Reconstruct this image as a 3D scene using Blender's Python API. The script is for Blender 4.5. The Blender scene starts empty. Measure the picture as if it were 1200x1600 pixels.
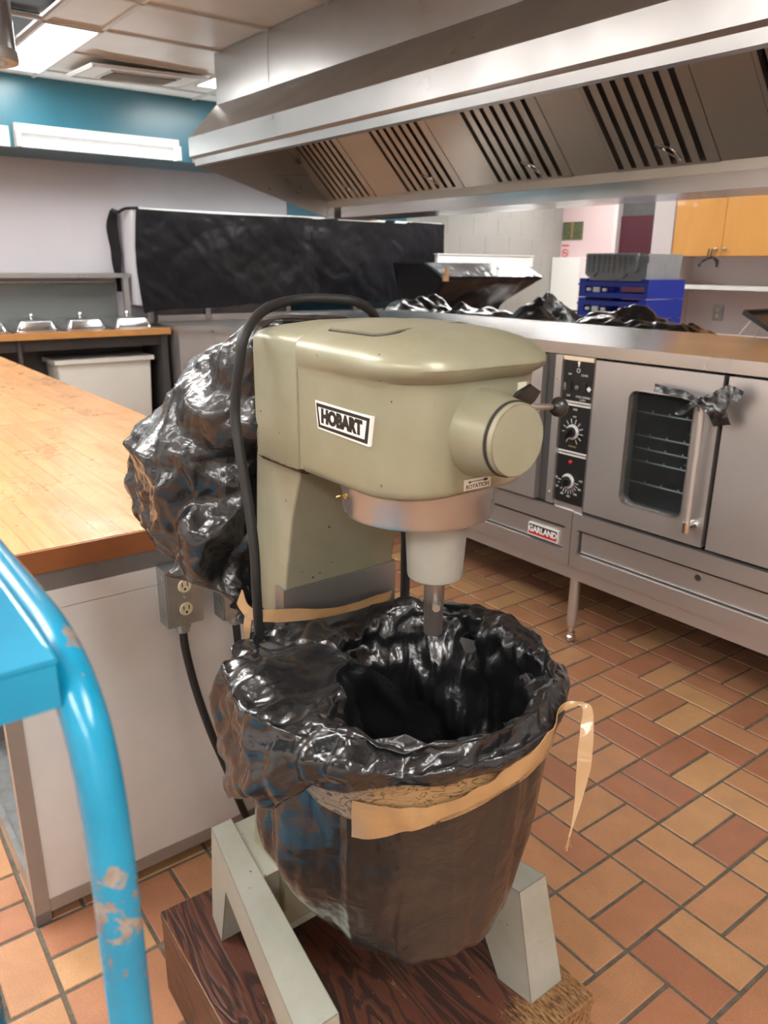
import bpy, bmesh, math, random
from mathutils import Vector, Matrix, noise
random.seed(7)
PI = math.pi
SC = bpy.context.scene
COL = SC.collection

# ------------------------------------------------------------------ camera
F_PX = 1210.19
PITCH, ROLL, YAW = 0.3081345, -0.0093881, 2.4866104
CAM_H = 1.46008
cam_d = bpy.data.cameras.new('camera')
cam = bpy.data.objects.new('camera', cam_d)
COL.objects.link(cam)
cam_d.sensor_fit = 'HORIZONTAL'
cam_d.sensor_width = 36.0
cam_d.lens = F_PX / 1200.0 * 36.0
cam_d.clip_start = 0.02
fwd = Vector((math.cos(YAW) * math.cos(PITCH), math.sin(YAW) * math.cos(PITCH), -math.sin(PITCH)))
right = Vector((math.sin(YAW), -math.cos(YAW), 0))
down = fwd.cross(right)
r2 = math.cos(ROLL) * right + math.sin(ROLL) * down
d2 = -math.sin(ROLL) * right + math.cos(ROLL) * down
rot = Matrix((r2, -d2, -fwd)).transposed()
cam.matrix_world = Matrix.Translation((0, 0, CAM_H)) @ rot.to_4x4()
SC.camera = cam
cam_d.dof.use_dof = True
cam_d.dof.focus_distance = 1.15
cam_d.dof.aperture_fstop = 11.0

# ------------------------------------------------------------------ world, exposure
w = bpy.data.worlds.new('world')
SC.world = w
w.use_nodes = True
w.node_tree.nodes['Background'].inputs[0].default_value = (0.85, 0.9, 1.0, 1)
w.node_tree.nodes['Background'].inputs[1].default_value = 0.25
SC.view_settings.view_transform = 'Standard'
SC.view_settings.look = 'None'
SC.view_settings.gamma = 1.0
SC.view_settings.use_curve_mapping = False
SC.view_settings.exposure = 0.22
SC.cycles.use_denoising = True
SC.cycles.max_bounces = 8
SC.cycles.caustics_reflective = False
SC.cycles.caustics_refractive = False
SC.cycles.sample_clamp_indirect = 6.0
LAMP = 21.0          # emission of the ceiling fixtures, seen and added
TUBE = 16.0           # emission of the wall strip lamps


# ------------------------------------------------------------------ material helpers
class NT:
    def __init__(s, name):
        s.m = bpy.data.materials.new(name)
        s.m.use_nodes = True
        s.t = s.m.node_tree
        s.t.nodes.clear()
        s.out = s.n('ShaderNodeOutputMaterial')
        s.b = s.n('ShaderNodeBsdfPrincipled')
        s.l(s.b, 0, s.out, 0)

    def n(s, kind, **kw):
        x = s.t.nodes.new(kind)
        for k, v in kw.items():
            setattr(x, k, v)
        return x

    def l(s, a, ao, b, bi):
        s.t.links.new(a.outputs[ao], b.inputs[bi])

    def coord(s, scale=(1, 1, 1), rotz=0.0, out='Object'):
        c = s.n('ShaderNodeTexCoord')
        m = s.n('ShaderNodeMapping')
        m.inputs['Scale'].default_value = scale
        m.inputs['Rotation'].default_value = (0, 0, rotz)
        s.l(c, out, m, 0)
        return m

    def noise(s, scale, detail=4, rough=.5, vec=None, dist=0.0):
        x = s.n('ShaderNodeTexNoise')
        x.inputs['Scale'].default_value = scale
        x.inputs['Detail'].default_value = detail
        x.inputs['Roughness'].default_value = rough
        x.inputs['Distortion'].default_value = dist
        if vec is None:
            vec = s.coord()
        s.l(vec, 0, x, 'Vector')
        return x

    def ramp(s, src, stops, so=0, interp='LINEAR'):
        r = s.n('ShaderNodeValToRGB')
        r.color_ramp.interpolation = interp
        e = r.color_ramp.elements
        while len(e) < len(stops):
            e.new(0.5)
        for i, (p, c) in enumerate(stops):
            e[i].position = p
            if not hasattr(c, '__len__'):
                c = (c, c, c)
            e[i].color = (c[0], c[1], c[2], 1)
        s.l(src, so, r, 0)
        return r

    def mix(s, fac, a, b, mode='MIX'):
        x = s.n('ShaderNodeMix', data_type='RGBA', blend_type=mode)
        for i, v in ((0, fac), (6, a), (7, b)):
            if isinstance(v, (int, float)):
                x.inputs[i].default_value = v
            elif isinstance(v, (tuple, list)):
                x.inputs[i].default_value = (v[0], v[1], v[2], 1)
            else:
                s.t.links.new(v.outputs[2] if v.bl_idname == 'ShaderNodeMix' else v.outputs[0], x.inputs[i])
        return x

    def base(s, v):
        if isinstance(v, (tuple, list)):
            s.b.inputs['Base Color'].default_value = (v[0], v[1], v[2], 1)
        else:
            s.t.links.new(v.outputs[2] if v.bl_idname == 'ShaderNodeMix' else v.outputs[0], s.b.inputs['Base Color'])

    def set(s, **kw):
        for k, v in kw.items():
            k = {'rough': 'Roughness', 'metal': 'Metallic', 'spec': 'Specular IOR Level', 'coat': 'Coat Weight',
                 'coatr': 'Coat Roughness', 'ior': 'IOR', 'trans': 'Transmission Weight', 'alpha': 'Alpha'}[k]
            s.b.inputs[k].default_value = v
        return s

    def bump(s, src, strength, dist=0.01, so=0, prev=None):
        x = s.n('ShaderNodeBump')
        x.inputs['Strength'].default_value = strength
        x.inputs['Distance'].default_value = dist
        s.l(src, so, x, 'Height')
        if prev:
            s.l(prev, 0, x, 'Normal')
        s.l(x, 0, s.b, 'Normal')
        return x


def plain(name, c, rough=.5, metal=0, var=0.0, vs=6.0, bump=0.0, bs=40.0, **kw):
    t = NT(name)
    t.set(rough=rough, metal=metal, **kw)
    if var:
        n = t.noise(vs, 5, .6)
        r = t.ramp(n, [(.3, tuple(x * (1 - var) for x in c)), (.7, tuple(min(1, x * (1 + var)) for x in c))])
        t.base(r)
    else:
        t.base(c)
    if bump:
        t.bump(t.noise(bs, 4, .6), bump, .002)
    return t.m


def steel(name, c, rough=.28, axis='x', brush=.5, smudge=.5):
    t = NT(name)
    t.set(metal=.88)
    sc = {'x': (2, 220, 220), 'y': (220, 2, 220), 'z': (220, 220, 2)}[axis]
    nb = t.noise(1.0, 3, .6, t.coord(sc))
    ns = t.noise(3.5, 2.5, .45)
    rr = t.ramp(ns, [(.2, max(.05, rough - .08 * smudge)), (.8, rough + .18 * smudge)])
    t.l(rr, 0, t.b, 'Roughness')
    cr = t.ramp(ns, [(.2, c), (.85, tuple(x * .84 for x in c))])
    t.base(cr)
    t.bump(nb, .12 * brush, .002)
    return t.m


def emit(name, c, s):
    t = NT(name)
    t.t.nodes.remove(t.b)
    e = t.n('ShaderNodeEmission')
    e.inputs[0].default_value = (c[0], c[1], c[2], 1)
    e.inputs[1].default_value = s
    t.l(e, 0, t.out, 0)
    return t.m


MT = {}
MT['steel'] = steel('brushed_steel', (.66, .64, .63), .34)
MT['steel_y'] = steel('brushed_steel_y', (.60, .59, .58), .30, 'y')
MT['steel_z'] = steel('brushed_steel_z', (.68, .66, .65), .36, 'z')
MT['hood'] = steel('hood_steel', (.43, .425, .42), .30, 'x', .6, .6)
MT['hood_in'] = steel('hood_filter_steel', (.62, .57, .50), .36, 'z', .4, .8)
MT['polish'] = steel('polished_steel', (.72, .71, .70), .14, 'x', .15, .5)
MT['chrome'] = plain('chrome', (.75, .75, .76), .12, 1)
MT['dullsteel'] = plain('dull_steel', (.42, .40, .38), .42, 1, .2, 25)
MT['rack'] = plain('rack_wire', (.85, .85, .84), .3, .3)
MT['worktop'] = steel('worktop_steel', (.58, .57, .565), .24, 'x', .1, .25)
MT['dullplate'] = steel('slide_plate_steel', (.40, .385, .365), .34, 'z', .6, .7)
MT['ringsteel'] = steel('satin_ring_steel', (.50, .49, .48), .24, 'z', .3, .6)
MT['blackmetal'] = plain('black_enamel', (.012, .012, .012), .35, 0)
MT['navy'] = plain('void_shade_blue', (.018, .022, .035), .5)
MT['dark'] = plain('dark_void', (.02, .019, .018), .8)
MT['darkgrey'] = plain('dark_grey_panel', (.075, .072, .072), .5, .3, .15)
MT['rubber'] = plain('black_rubber', (.011, .011, .011), .58, 0, .2, 60, .15, 200)
MT['white'] = plain('white_paint', (.78, .78, .76), .45)
MT['laminate'] = plain('white_laminate', (.76, .735, .72), .33, 0, .05, 5)
MT['taupe'] = plain('taupe_trim', (.33, .27, .235), .4, 0, .06, 8)
MT['greytrim'] = plain('grey_trim', (.20, .185, .18), .38, .3, .08, 9)
MT['binwhite'] = plain('bin_plastic', (.70, .70, .65), .35, 0, .04)
MT['cream'] = plain('cream_bakelite', (.72, .62, .44), .35)
MT['galv'] = plain('galvanised_box', (.36, .38, .38), .35, .85, .15, 30, .1, 90)
MT['maroon'] = plain('maroon_door', (.055, .010, .018), .4)
MT['pinkwall'] = plain('pink_wall_paint', (.62, .47, .47), .6)
MT['lilac'] = plain('lilac_wall_paint', (.56, .535, .57), .5, 0, .03, 2)
MT['bluewall'] = plain('teal_bulkhead_paint', (.035, .155, .215), .30, 0, .12, 2.2)
MT['cabwall'] = plain('pale_wall_paint', (.74, .72, .77), .55, 0, .03, 2)
MT['column'] = plain('column_paint', (.60, .54, .53), .55)
MT['ceil'] = plain('ceiling_tile_face', (.76, .735, .70), .42, .1, .07, 1.6)
MT['tbar'] = plain('ceiling_bar', (.62, .62, .61), .4)
MT['plaque'] = plain('plaque_green', (.13, .15, .08), .35, .4, .4, 40)
MT['brass'] = plain('brass', (.60, .42, .18), .3, 1)
MT['red'] = plain('red_print', (.55, .05, .05), .5)
MT['redpanel'] = plain('red_logo', (.45, .01, .02), .35)
MT['crateblue'] = plain('blue_plastic', (.012, .035, .36), .35, 0, .1, 12)
MT['crategrey'] = plain('grey_plastic', (.30, .32, .33), .45, 0, .1, 12)
MT['glyph'] = plain('white_print', (.8, .8, .78), .5)
MT['glyph_gold'] = plain('gold_print', (.45, .38, .16), .5)
MT['black_print'] = plain('black_print', (.012, .012, .012), .35)
MT['lamp'] = emit('lamp_diffuser', (1, .985, .95), LAMP)
MT['added_lamp_far'] = emit('added_diffuser_far', (1, .985, .96), LAMP * 1.0)  # glow of the unseen panels added beyond the hood
MT['tube'] = emit('lamp_tube', (.93, 1, 1), TUBE)


def m_mixer(name='mixer_enamel', tint=(1, 1, 1), edge=True):
    t = NT(name)
    v = t.coord()
    n1 = t.noise(5, 6, .6, v)
    c1 = t.ramp(n1, [(.30, (.30, .285, .185)), (.55, (.365, .350, .25)), (.8, (.43, .415, .32))])
    n2 = t.noise(22, 8, .75, v, 1.2)
    st = t.ramp(n2, [(.60, 0), (.72, 1)])
    c2 = t.mix(st, c1, (.25, .215, .10))
    f = t.n('ShaderNodeMath', operation='MULTIPLY')
    f.inputs[1].default_value = .35
    t.l(st, 0, f, 0)
    t.t.links.new(f.outputs[0], c2.inputs[0])
    vo = t.n('ShaderNodeTexVoronoi')
    vo.inputs['Scale'].default_value = 42
    vo.inputs['Randomness'].default_value = 1
    t.l(v, 0, vo, 'Vector')
    n3 = t.noise(60, 3, .6, v)
    ad = t.n('ShaderNodeMath', operation='MULTIPLY_ADD')
    t.l(n3, 0, ad, 0)
    ad.inputs[1].default_value = .10
    t.l(vo, 0, ad, 2)
    ch = t.ramp(ad, [(.115, 1), (.13, 0)])
    n4 = t.noise(7, 3, .6, v)
    gate = t.ramp(n4, [(.52, 0), (.56, 1)])
    mu = t.n('ShaderNodeMath', operation='MULTIPLY')
    t.l(ch, 0, mu, 0)
    t.l(gate, 0, mu, 1)
    c3 = t.mix(mu, c2, (.045, .03, .02))
    # worn paint on convex edges
    g = t.n('ShaderNodeNewGeometry')
    nn = t.noise(70, 5, .7, v)
    bv = t.n('ShaderNodeBevel', samples=3)
    bv.inputs['Radius'].default_value = .0035
    dt = t.n('ShaderNodeVectorMath', operation='DOT_PRODUCT')
    t.l(bv, 0, dt, 0)
    t.l(g, 'Normal', dt, 1)
    pa = t.n('ShaderNodeMath', operation='MULTIPLY_ADD')
    t.l(nn, 0, pa, 0)
    pa.inputs[1].default_value = -.30
    t.l(dt, 'Value', pa, 2)
    ed = t.ramp(pa, [(.765, 1), (.785, 0)])
    c4 = t.mix(ed, c3, (.085, .05, .03))
    # chipped lower rim of the head
    sp = t.n('ShaderNodeSeparateXYZ')
    t.l(g, 'Position', sp, 0)
    zr = t.n('ShaderNodeMapRange')
    zr.inputs[1].default_value = 1.196
    zr.inputs[2].default_value = 1.186
    t.l(sp, 2, zr, 0)
    z2 = t.n('ShaderNodeMapRange')
    z2.inputs[1].default_value = 1.176
    z2.inputs[2].default_value = 1.180
    t.l(sp, 2, z2, 0)
    zm = t.n('ShaderNodeMath', operation='MULTIPLY')
    t.l(zr, 0, zm, 0)
    t.l(z2, 0, zm, 1)
    za = t.n('ShaderNodeMath', operation='MULTIPLY_ADD')
    t.l(t.noise(55, 5, .7, v), 0, za, 0)
    za.inputs[1].default_value = 1.1
    t.l(zm, 0, za, 2)
    zc = t.ramp(za, [(1.0, 0), (1.12, 1)])
    zc.color_ramp.elements[0].position = .98
    zc.color_ramp.elements[1].position = 1.0
    zs = t.n('ShaderNodeMath', operation='MULTIPLY')
    zs.inputs[1].default_value = .72
    t.l(za, 0, zs, 0)
    t.l(zs, 0, zc, 0)
    c5 = t.mix(zc, c4, (.060, .030, .018))
    c6 = t.mix(1.0, c5, tint, 'MULTIPLY')
    t.base(c6)
    t.set(rough=.35, metal=.18, spec=.45)
    t.bump(t.noise(14, 4, .5, v), .10, .004)
    return t.m


def m_bag(name, tint=(.010, .010, .0115), fine=1.0, rough=.27, spec=.6, coat=.35):
    t = NT(name)
    v = t.coord()
    t.base(tint)
    t.set(rough=rough, spec=spec, coat=coat, coatr=.10)
    n0 = t.noise(9, 3, .5, v, .6)
    vm = t.n('ShaderNodeVectorMath', operation='MULTIPLY_ADD')
    t.l(n0, 'Color', vm, 0)
    vm.inputs[1].default_value = (.12, .12, .12)
    t.l(v, 0, vm, 2)
    vf = t.n('ShaderNodeTexVoronoi', feature='F1')
    vf.inputs['Scale'].default_value = 46
    t.l(vm, 0, vf, 'Vector')
    n1 = t.noise(34, 4, .55, v, 1.2)
    b1 = t.bump(vf, .10 * fine, .010)
    b3 = t.bump(n1, .14 * fine, .010, prev=b1)
    t.l(b3, 0, t.b, 'Coat Normal')
    return t.m


def m_blue():
    t = NT('chipped_blue_paint')
    v = t.coord()
    n = t.noise(42, 8, .7, v, .6)
    g = t.n('ShaderNodeNewGeometry')
    n2 = t.noise(6, 4, .6, v)
    mu = t.n('ShaderNodeMath', operation='MULTIPLY')
    t.l(n, 0, mu, 0)
    t.l(n2, 0, mu, 1)
    ch = t.ramp(mu, [(.330, 0), (.337, 1)])
    inner = t.ramp(t.noise(70, 3, .6, v), [(.35, (.20, .12, .08)), (.6, (.30, .27, .24)), (.75, (.08, .07, .07))])
    nb = t.noise(9, 5, .6, v)
    bc = t.ramp(nb, [(.3, (.003, .19, .34)), (.7, (.003, .275, .47))])
    c = t.mix(ch, bc, inner)
    t.base(c)
    t.set(rough=.25, spec=.6)
    inv = t.ramp(ch, [(0, 1), (1, 0)])
    t.bump(inv, .5, .0015)
    return t.m


def m_butcher():
    t = NT('maple_stave')
    oi = t.n('ShaderNodeObjectInfo')
    v = t.coord((1.2, 22, 22))
    ad = t.n('ShaderNodeVectorMath', operation='ADD')
    sc = t.n('ShaderNodeMath', operation='MULTIPLY')
    sc.inputs[1].default_value = 57
    t.l(oi, 'Random', sc, 0)
    t.l(v, 0, ad, 0)
    t.l(sc, 0, ad, 1)
    n = t.noise(2.2, 6, .6, ad, .4)
    g = t.ramp(n, [(.3, (.50, .235, .075)), (.55, (.66, .36, .135)), (.75, (.73, .43, .185))])
    tone = t.ramp(oi, [(0, (.80, .74, .66)), (.5, (1, .97, .92)), (1, (1.0, .88, .74))], so='Random')
    c = t.mix(1.0, g, tone, 'MULTIPLY')
    v2 = t.coord()
    n2 = t.noise(3.2, 6, .7, v2)
    st = t.ramp(n2, [(.42, 0), (.72, .55)])
    c2 = t.mix(st, c, (.55, .215, .05))
    t.base(c2)
    rr = t.ramp(t.noise(6, 6, .7, v2), [(.3, .22), (.7, .42)])
    t.l(rr, 0, t.b, 'Roughness')
    t.bump(t.noise(30, 5, .6, t.coord((1, 3, 3))), .12, .002)
    return t.m


def m_tile():
    t = NT('quarry_tile')
    oi = t.n('ShaderNodeObjectInfo')
    ge = t.n('ShaderNodeNewGeometry')
    s1 = t.n('ShaderNodeMath', operation='ADD')
    t.l(oi, 'Random', s1, 0)
    t.l(ge, 'Random Per Island', s1, 1)
    fr = t.n('ShaderNodeMath', operation='FRACT')
    t.l(s1, 0, fr, 0)
    c = t.ramp(fr, [(0, (.37, .155, .085)), (.2, (.42, .19, .100)), (.40, (.46, .225, .115)), (.62, (.48, .245, .122)),
                    (.82, (.505, .268, .130)), (.93, (.53, .30, .140)), (1, (.43, .19, .100))])
    v = t.coord(out='Object')
    c0 = t.n('ShaderNodeNewGeometry')
    n = t.noise(9, 6, .65)
    t.l(c0, 'Position', n, 'Vector')
    sp = t.n('ShaderNodeTexNoise')
    sp.inputs['Scale'].default_value = 330
    sp.inputs['Detail'].default_value = 2
    t.l(c0, 'Position', sp, 'Vector')
    m1 = t.ramp(n, [(.25, .82), (.75, 1.12)])
    m2 = t.ramp(sp, [(.35, .86), (.6, 1.04)])
    a = t.mix(1.0, c, m1, 'MULTIPLY')
    b = t.mix(1.0, a, m2, 'MULTIPLY')
    t.base(b)
    rr = t.ramp(n, [(.3, .34), (.7, .52)])
    t.l(rr, 0, t.b, 'Roughness')
    t.set(spec=.4)
    t.bump(sp, .10, .002)
    return t.m


def m_grout():
    t = NT('dark_grout')
    c0 = t.n('ShaderNodeNewGeometry')
    n = t.noise(30, 5, .7)
    t.l(c0, 'Position', n, 'Vector')
    t.base(t.ramp(n, [(.3, (.075, .065, .052)), (.7, (.17, .145, .11))]))
    t.set(rough=.85)
    t.bump(n, .4, .004)
    return t.m


def m_plinth():
    t = NT('stained_plywood')
    v = t.coord((1, 1, 1))
    n0 = t.noise(3.2, 3, .5, t.coord((.8, 3.6, 3.6)), 1.1)
    wv = t.n('ShaderNodeMath', operation='MULTIPLY')
    wv.inputs[1].default_value = 62
    t.l(n0, 0, wv, 0)
    si = t.n('ShaderNodeMath', operation='SINE')
    t.l(wv, 0, si, 0)
    nf = t.noise(1.0, 5, .7, t.coord((14, 160, 160)))
    ad = t.n('ShaderNodeMath', operation='MULTIPLY_ADD')
    t.l(nf, 0, ad, 0)
    ad.inputs[1].default_value = 2.0
    t.l(si, 0, ad, 2)
    c = t.ramp(ad, [(.2, (.030, .013, .010)), (.6, (.042, .016, .010)), (1.0, (.088, .028, .016))])
    geo = t.n('ShaderNodeNewGeometry')
    sep = t.n('ShaderNodeSeparateXYZ')
    t.l(geo, 'Position', sep, 0)
    # varnish gone towards the front corner
    mr = t.n('ShaderNodeMapRange')
    mr.inputs[1].default_value = -.80
    mr.inputs[2].default_value = -.64
    t.l(sep, 0, mr, 0)
    ny = t.n('ShaderNodeMapRange')
    ny.inputs[1].default_value = .62
    ny.inputs[2].default_value = .95
    t.l(sep, 1, ny, 0)
    mm = t.n('ShaderNodeMath', operation='MULTIPLY')
    t.l(mr, 0, mm, 0)
    t.l(ny, 0, mm, 1)
    nr = t.noise(1.0, 5, .7, t.coord((60, 240, 100)))
    m3 = t.n('ShaderNodeMath', operation='MULTIPLY_ADD')
    t.l(nr, 0, m3, 0)
    m3.inputs[1].default_value = .9
    t.l(mm, 0, m3, 2)
    wr = t.ramp(m3, [(.86, 0), (.97, 1)])
    st_ = t.ramp(t.noise(1.0, 4, .7, t.coord((50, 210, 90))), [(.40, (.075, .032, .015)), (.52, (.26, .135, .055)), (.68, (.40, .24, .11))])
    c2 = t.mix(wr, c, st_)
    # scratches
    n5 = t.noise(1.0, 3, .5, t.coord((12, 90, 60)), 1.5)
    sc = t.ramp(n5, [(.735, 0), (.75, 1)])
    c3 = t.mix(sc, c2, (.33, .17, .07))
    bv = t.n('ShaderNodeBevel', samples=3)
    bv.inputs['Radius'].default_value = .004
    dt = t.n('ShaderNodeVectorMath', operation='DOT_PRODUCT')
    t.l(bv, 0, dt, 0)
    t.l(geo, 'Normal', dt, 1)
    pt = t.n('ShaderNodeMath', operation='MULTIPLY_ADD')
    t.l(t.noise(60, 4, .7, v), 0, pt, 0)
    pt.inputs[1].default_value = -.35
    t.l(dt, 'Value', pt, 2)
    ed = t.ramp(pt, [(.74, 1), (.77, 0)])
    c4 = t.mix(ed, c3, (.40, .23, .10))
    t.base(c4)
    t.set(rough=.38, spec=.5)
    t.bump(ad, .25, .002)
    return t.m


def m_tape():
    t = NT('tan_packing_tape')
    v = t.coord()
    w1 = t.noise(14, 3, .5, t.coord((1, 1, 2.2)), 3.0)
    w2 = t.n('ShaderNodeMath', operation='MULTIPLY')
    w2.inputs[1].default_value = 38
    t.l(w1, 0, w2, 0)
    si = t.n('ShaderNodeMath', operation='SINE')
    t.l(w2, 0, si, 0)
    ln = t.ramp(si, [(.55, 0), (.95, 1)])
    gt = t.ramp(t.noise(12, 3, .5, v), [(.40, .35), (.50, 1)])
    mu = t.n('ShaderNodeMath', operation='MULTIPLY')
    t.l(ln, 0, mu, 0)
    t.l(gt, 0, mu, 1)
    c = t.mix(mu, (.30, .185, .085), (.05, .03, .016))
    t.base(c)
    t.set(rough=.3, coat=.6)
    t.bump(t.noise(40, 4, .6, v), .3, .003)
    return t.m


def m_tape2():
    t = NT('tan_ribbon_tape')
    t.base((.37, .215, .095))
    t.set(rough=.28, coat=.5)
    t.b.inputs['Subsurface Weight'].default_value = .0
    t.bump(t.noise(1, 4, .6, t.coord((18, 18, 60))), .35, .004)
    return t.m


def m_tilewall():
    t = NT('grey_wall_tile')
    v = t.coord(out='Object')
    sep = t.n('ShaderNodeSeparateXYZ')
    t.l(v, 0, sep, 0)
    cb = t.n('ShaderNodeCombineXYZ')
    t.l(sep, 1, cb, 0)
    t.l(sep, 2, cb, 1)
    br = t.n('ShaderNodeTexBrick')
    br.offset = 0.5
    br.inputs['Scale'].default_value = 1.0
    br.inputs['Brick Width'].default_value = .40
    br.inputs['Row Height'].default_value = .20
    br.inputs['Mortar Size'].default_value = .004
    br.inputs['Color1'].default_value = (.33, .32, .295, 1)
    br.inputs['Color2'].default_value = (.35, .34, .315, 1)
    br.inputs['Mortar'].default_value = (.42, .41, .39, 1)
    t.l(cb, 0, br, 'Vector')
    t.base(br)
    t.set(rough=.35)
    t.bump(br, .3, .003, so='Fac')
    return t.m


def m_maple():
    t = NT('maple_cabinet')
    n = t.noise(2.5, 5, .6, t.coord((1, 1, .35)), .6)
    t.base(t.ramp(n, [(.3, (.62, .27, .055)), (.7, (.74, .37, .10))]))
    t.set(rough=.32, coat=.3)
    return t.m


def m_glass(name, tint, alpha=.1, rough=.03):
    """clear pane: see-through with a fresnel reflection, alpha = share of pale diffuse haze mixed in"""
    t = NT(name)
    t.t.nodes.remove(t.b)
    tr = t.n('ShaderNodeBsdfTransparent')
    tr.inputs[0].default_value = (tint[0], tint[1], tint[2], 1)
    gl = t.n('ShaderNodeBsdfGlossy')
    gl.inputs['Roughness'].default_value = rough
    df = t.n('ShaderNodeBsdfDiffuse')
    df.inputs[0].default_value = (.5, .52, .52, 1)
    fr = t.n('ShaderNodeFresnel')
    fr.inputs[0].default_value = 1.5
    mx = t.n('ShaderNodeMixShader')
    t.l(fr, 0, mx, 0)
    t.l(tr, 0, mx, 1)
    t.l(gl, 0, mx, 2)
    m2 = t.n('ShaderNodeMixShader')
    m2.inputs[0].default_value = alpha
    t.l(mx, 0, m2, 1)
    t.l(df, 0, m2, 2)
    t.l(m2, 0, t.out, 0)
    return t.m


MT['mixer'] = m_mixer('mixer_enamel', (.82, .82, .82))
MT['mixer_leg'] = m_mixer('mixer_leg_enamel', (1.02, 1.06, 1.28))
MT['bag'] = m_bag('bin_liner_film')
MT['bag_soft'] = m_bag('black_sheet_film', (.007, .007, .009), .8, .36, .22, .10)
MT['bluepaint'] = m_blue()
MT['stave'] = m_butcher()
MT['tile'] = m_tile()
MT['grout'] = m_grout()
MT['plinth'] = m_plinth()
MT['tape'] = m_tape()
MT['ribbon'] = m_tape2()
MT['tilewall'] = m_tilewall()
MT['block'] = plain('painted_block', (.33, .32, .295), .38, 0, .05, 3)
MT['blockjoint'] = plain('block_joint', (.36, .35, .33), .6)
MT['maple'] = m_maple()
MT['woodedge'] = plain('varnished_wood_edge', (.28, .095, .032), .38, 0, .12, 9)
MT['ledge'] = plain('butcher_ledge', (.50, .24, .08), .35, 0, .12, 8)
MT['ovenglass'] = m_glass('oven_window_glass', (.82, .88, .90), .02, .03)
MT['guardglass'] = m_glass('sneeze_guard_glass', (.85, .90, .89), .36, .05)
MT['cavity'] = plain('oven_cavity_enamel', (.10, .125, .13), .35, 0, .2, 10)
MT['castspindle'] = steel('worn_spindle_steel', (.40, .37, .35), .32, 'z', .8, .8)
MT['paleprime'] = plain('pale_grey_paint', (.33, .335, .30), .35, .2, .08, 12)
MT['sticker'] = plain('cream_sticker', (.62, .58, .48), .5)
MT['plate'] = plain('white_plate', (.78, .77, .72), .35)
MT['knobwhite'] = plain('dial_ring', (.72, .72, .72), .3, .3)
MT['leverblack'] = plain('black_lever_plastic', (.02, .019, .017), .3)


# ------------------------------------------------------------------ object helpers
def empty(name, label, cat, loc=(0, 0, 0), group=None, kind=None):
    o = bpy.data.objects.new(name, None)
    o.empty_display_size = .1
    COL.objects.link(o)
    o.location = loc
    o['_w'] = list(loc)
    tag(o, label, cat, group, kind)
    return o


def tag(o, label=None, cat=None, group=None, kind=None):
    if label: o['label'] = label
    if cat: o['category'] = cat
    if group: o['group'] = group
    if kind: o['kind'] = kind
    return o


def fin(name, bm, mat, parent=None, bev=0.0, seg=2, smooth=35, label=None):
    """bm in world coordinates -> one mesh object"""
    if bev:
        es = [e for e in bm.edges if len(e.link_faces) == 2 and e.calc_face_angle(0) > math.radians(28)]
        bmesh.ops.bevel(bm, geom=es, offset=bev, segments=seg, profile=.6, affect='EDGES', clamp_overlap=True)
    bmesh.ops.recalc_face_normals(bm, faces=bm.faces[:])
    me = bpy.data.meshes.new(name)
    bm.to_mesh(me)
    bm.free()
    for m in (mat if isinstance(mat, (list, tuple)) else [mat]):
        me.materials.append(MT[m] if isinstance(m, str) else m)
    if smooth:
        me.polygons.foreach_set('use_smooth', [True] * len(me.polygons))
        me.set_sharp_from_angle(angle=math.radians(smooth))
    return link(name, me, parent, label)


def link(name, me, parent=None, label=None):
    o = bpy.data.objects.new(name, me)
    COL.objects.link(o)
    if parent is not None:
        o.parent = parent
        wv = parent.get('_w', [0, 0, 0])
        o.matrix_parent_inverse = Matrix.Translation((-wv[0], -wv[1], -wv[2]))
    if label: o['label'] = label
    return o


def B():
    return bmesh.new()


def bx(bm, x0, x1, y0, y1, z0, z1, mi=0, M=None):
    vs = [bm.verts.new(v) for v in ((x0, y0, z0), (x1, y0, z0), (x1, y1, z0), (x0, y1, z0),
                                    (x0, y0, z1), (x1, y0, z1), (x1, y1, z1), (x0, y1, z1))]
    if M is not None:
        for v in vs: v.co = M @ v.co
    for f in ((0, 3, 2, 1), (4, 5, 6, 7), (0, 1, 5, 4), (1, 2, 6, 5), (2, 3, 7, 6), (3, 0, 4, 7)):
        fc = bm.faces.new([vs[i] for i in f])
        fc.material_index = mi
    return vs


def prism(bm, poly, a0, a1, axis='y', mi=0):
    """poly: list of 2-tuples in the plane normal to axis"""
    def P(p, a):
        if axis == 'y': return (p[0], a, p[1])
        if axis == 'x': return (a, p[0], p[1])
        return (p[0], p[1], a)
    A = [bm.verts.new(P(p, a0)) for p in poly]
    C = [bm.verts.new(P(p, a1)) for p in poly]
    n = len(poly)
    fs = [bm.faces.new(A), bm.faces.new(C[::-1])]
    for i in range(n):
        fs.append(bm.faces.new((A[i], A[(i + 1) % n], C[(i + 1) % n], C[i])))
    for f in fs: f.material_index = mi
    return A + C


def frame(axis):
    a = Vector(axis).normalized()
    u = a.cross(Vector((0, 0, 1)))
    if u.length < 1e-4: u = Vector((1, 0, 0))
    u.normalize()
    return a, u, a.cross(u)


def lathe(bm, prof, origin, axis=(0, 0, 1), n=32, mi=0, caps=True):
    a, u, v = frame(axis)
    o = Vector(origin)
    rings = []
    for r, t in prof:
        rings.append([bm.verts.new(o + a * t + (u * math.cos(2 * PI * k / n) + v * math.sin(2 * PI * k / n)) * max(r, 1e-5)) for k in range(n)])
    for i in range(len(rings) - 1):
        for k in range(n):
            f = bm.faces.new((rings[i][k], rings[i][(k + 1) % n], rings[i + 1][(k + 1) % n], rings[i + 1][k]))
            f.material_index = mi
    if caps:
        for R in (rings[0][::-1], rings[-1]):
            f = bm.faces.new(R)
            f.material_index = mi


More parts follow.
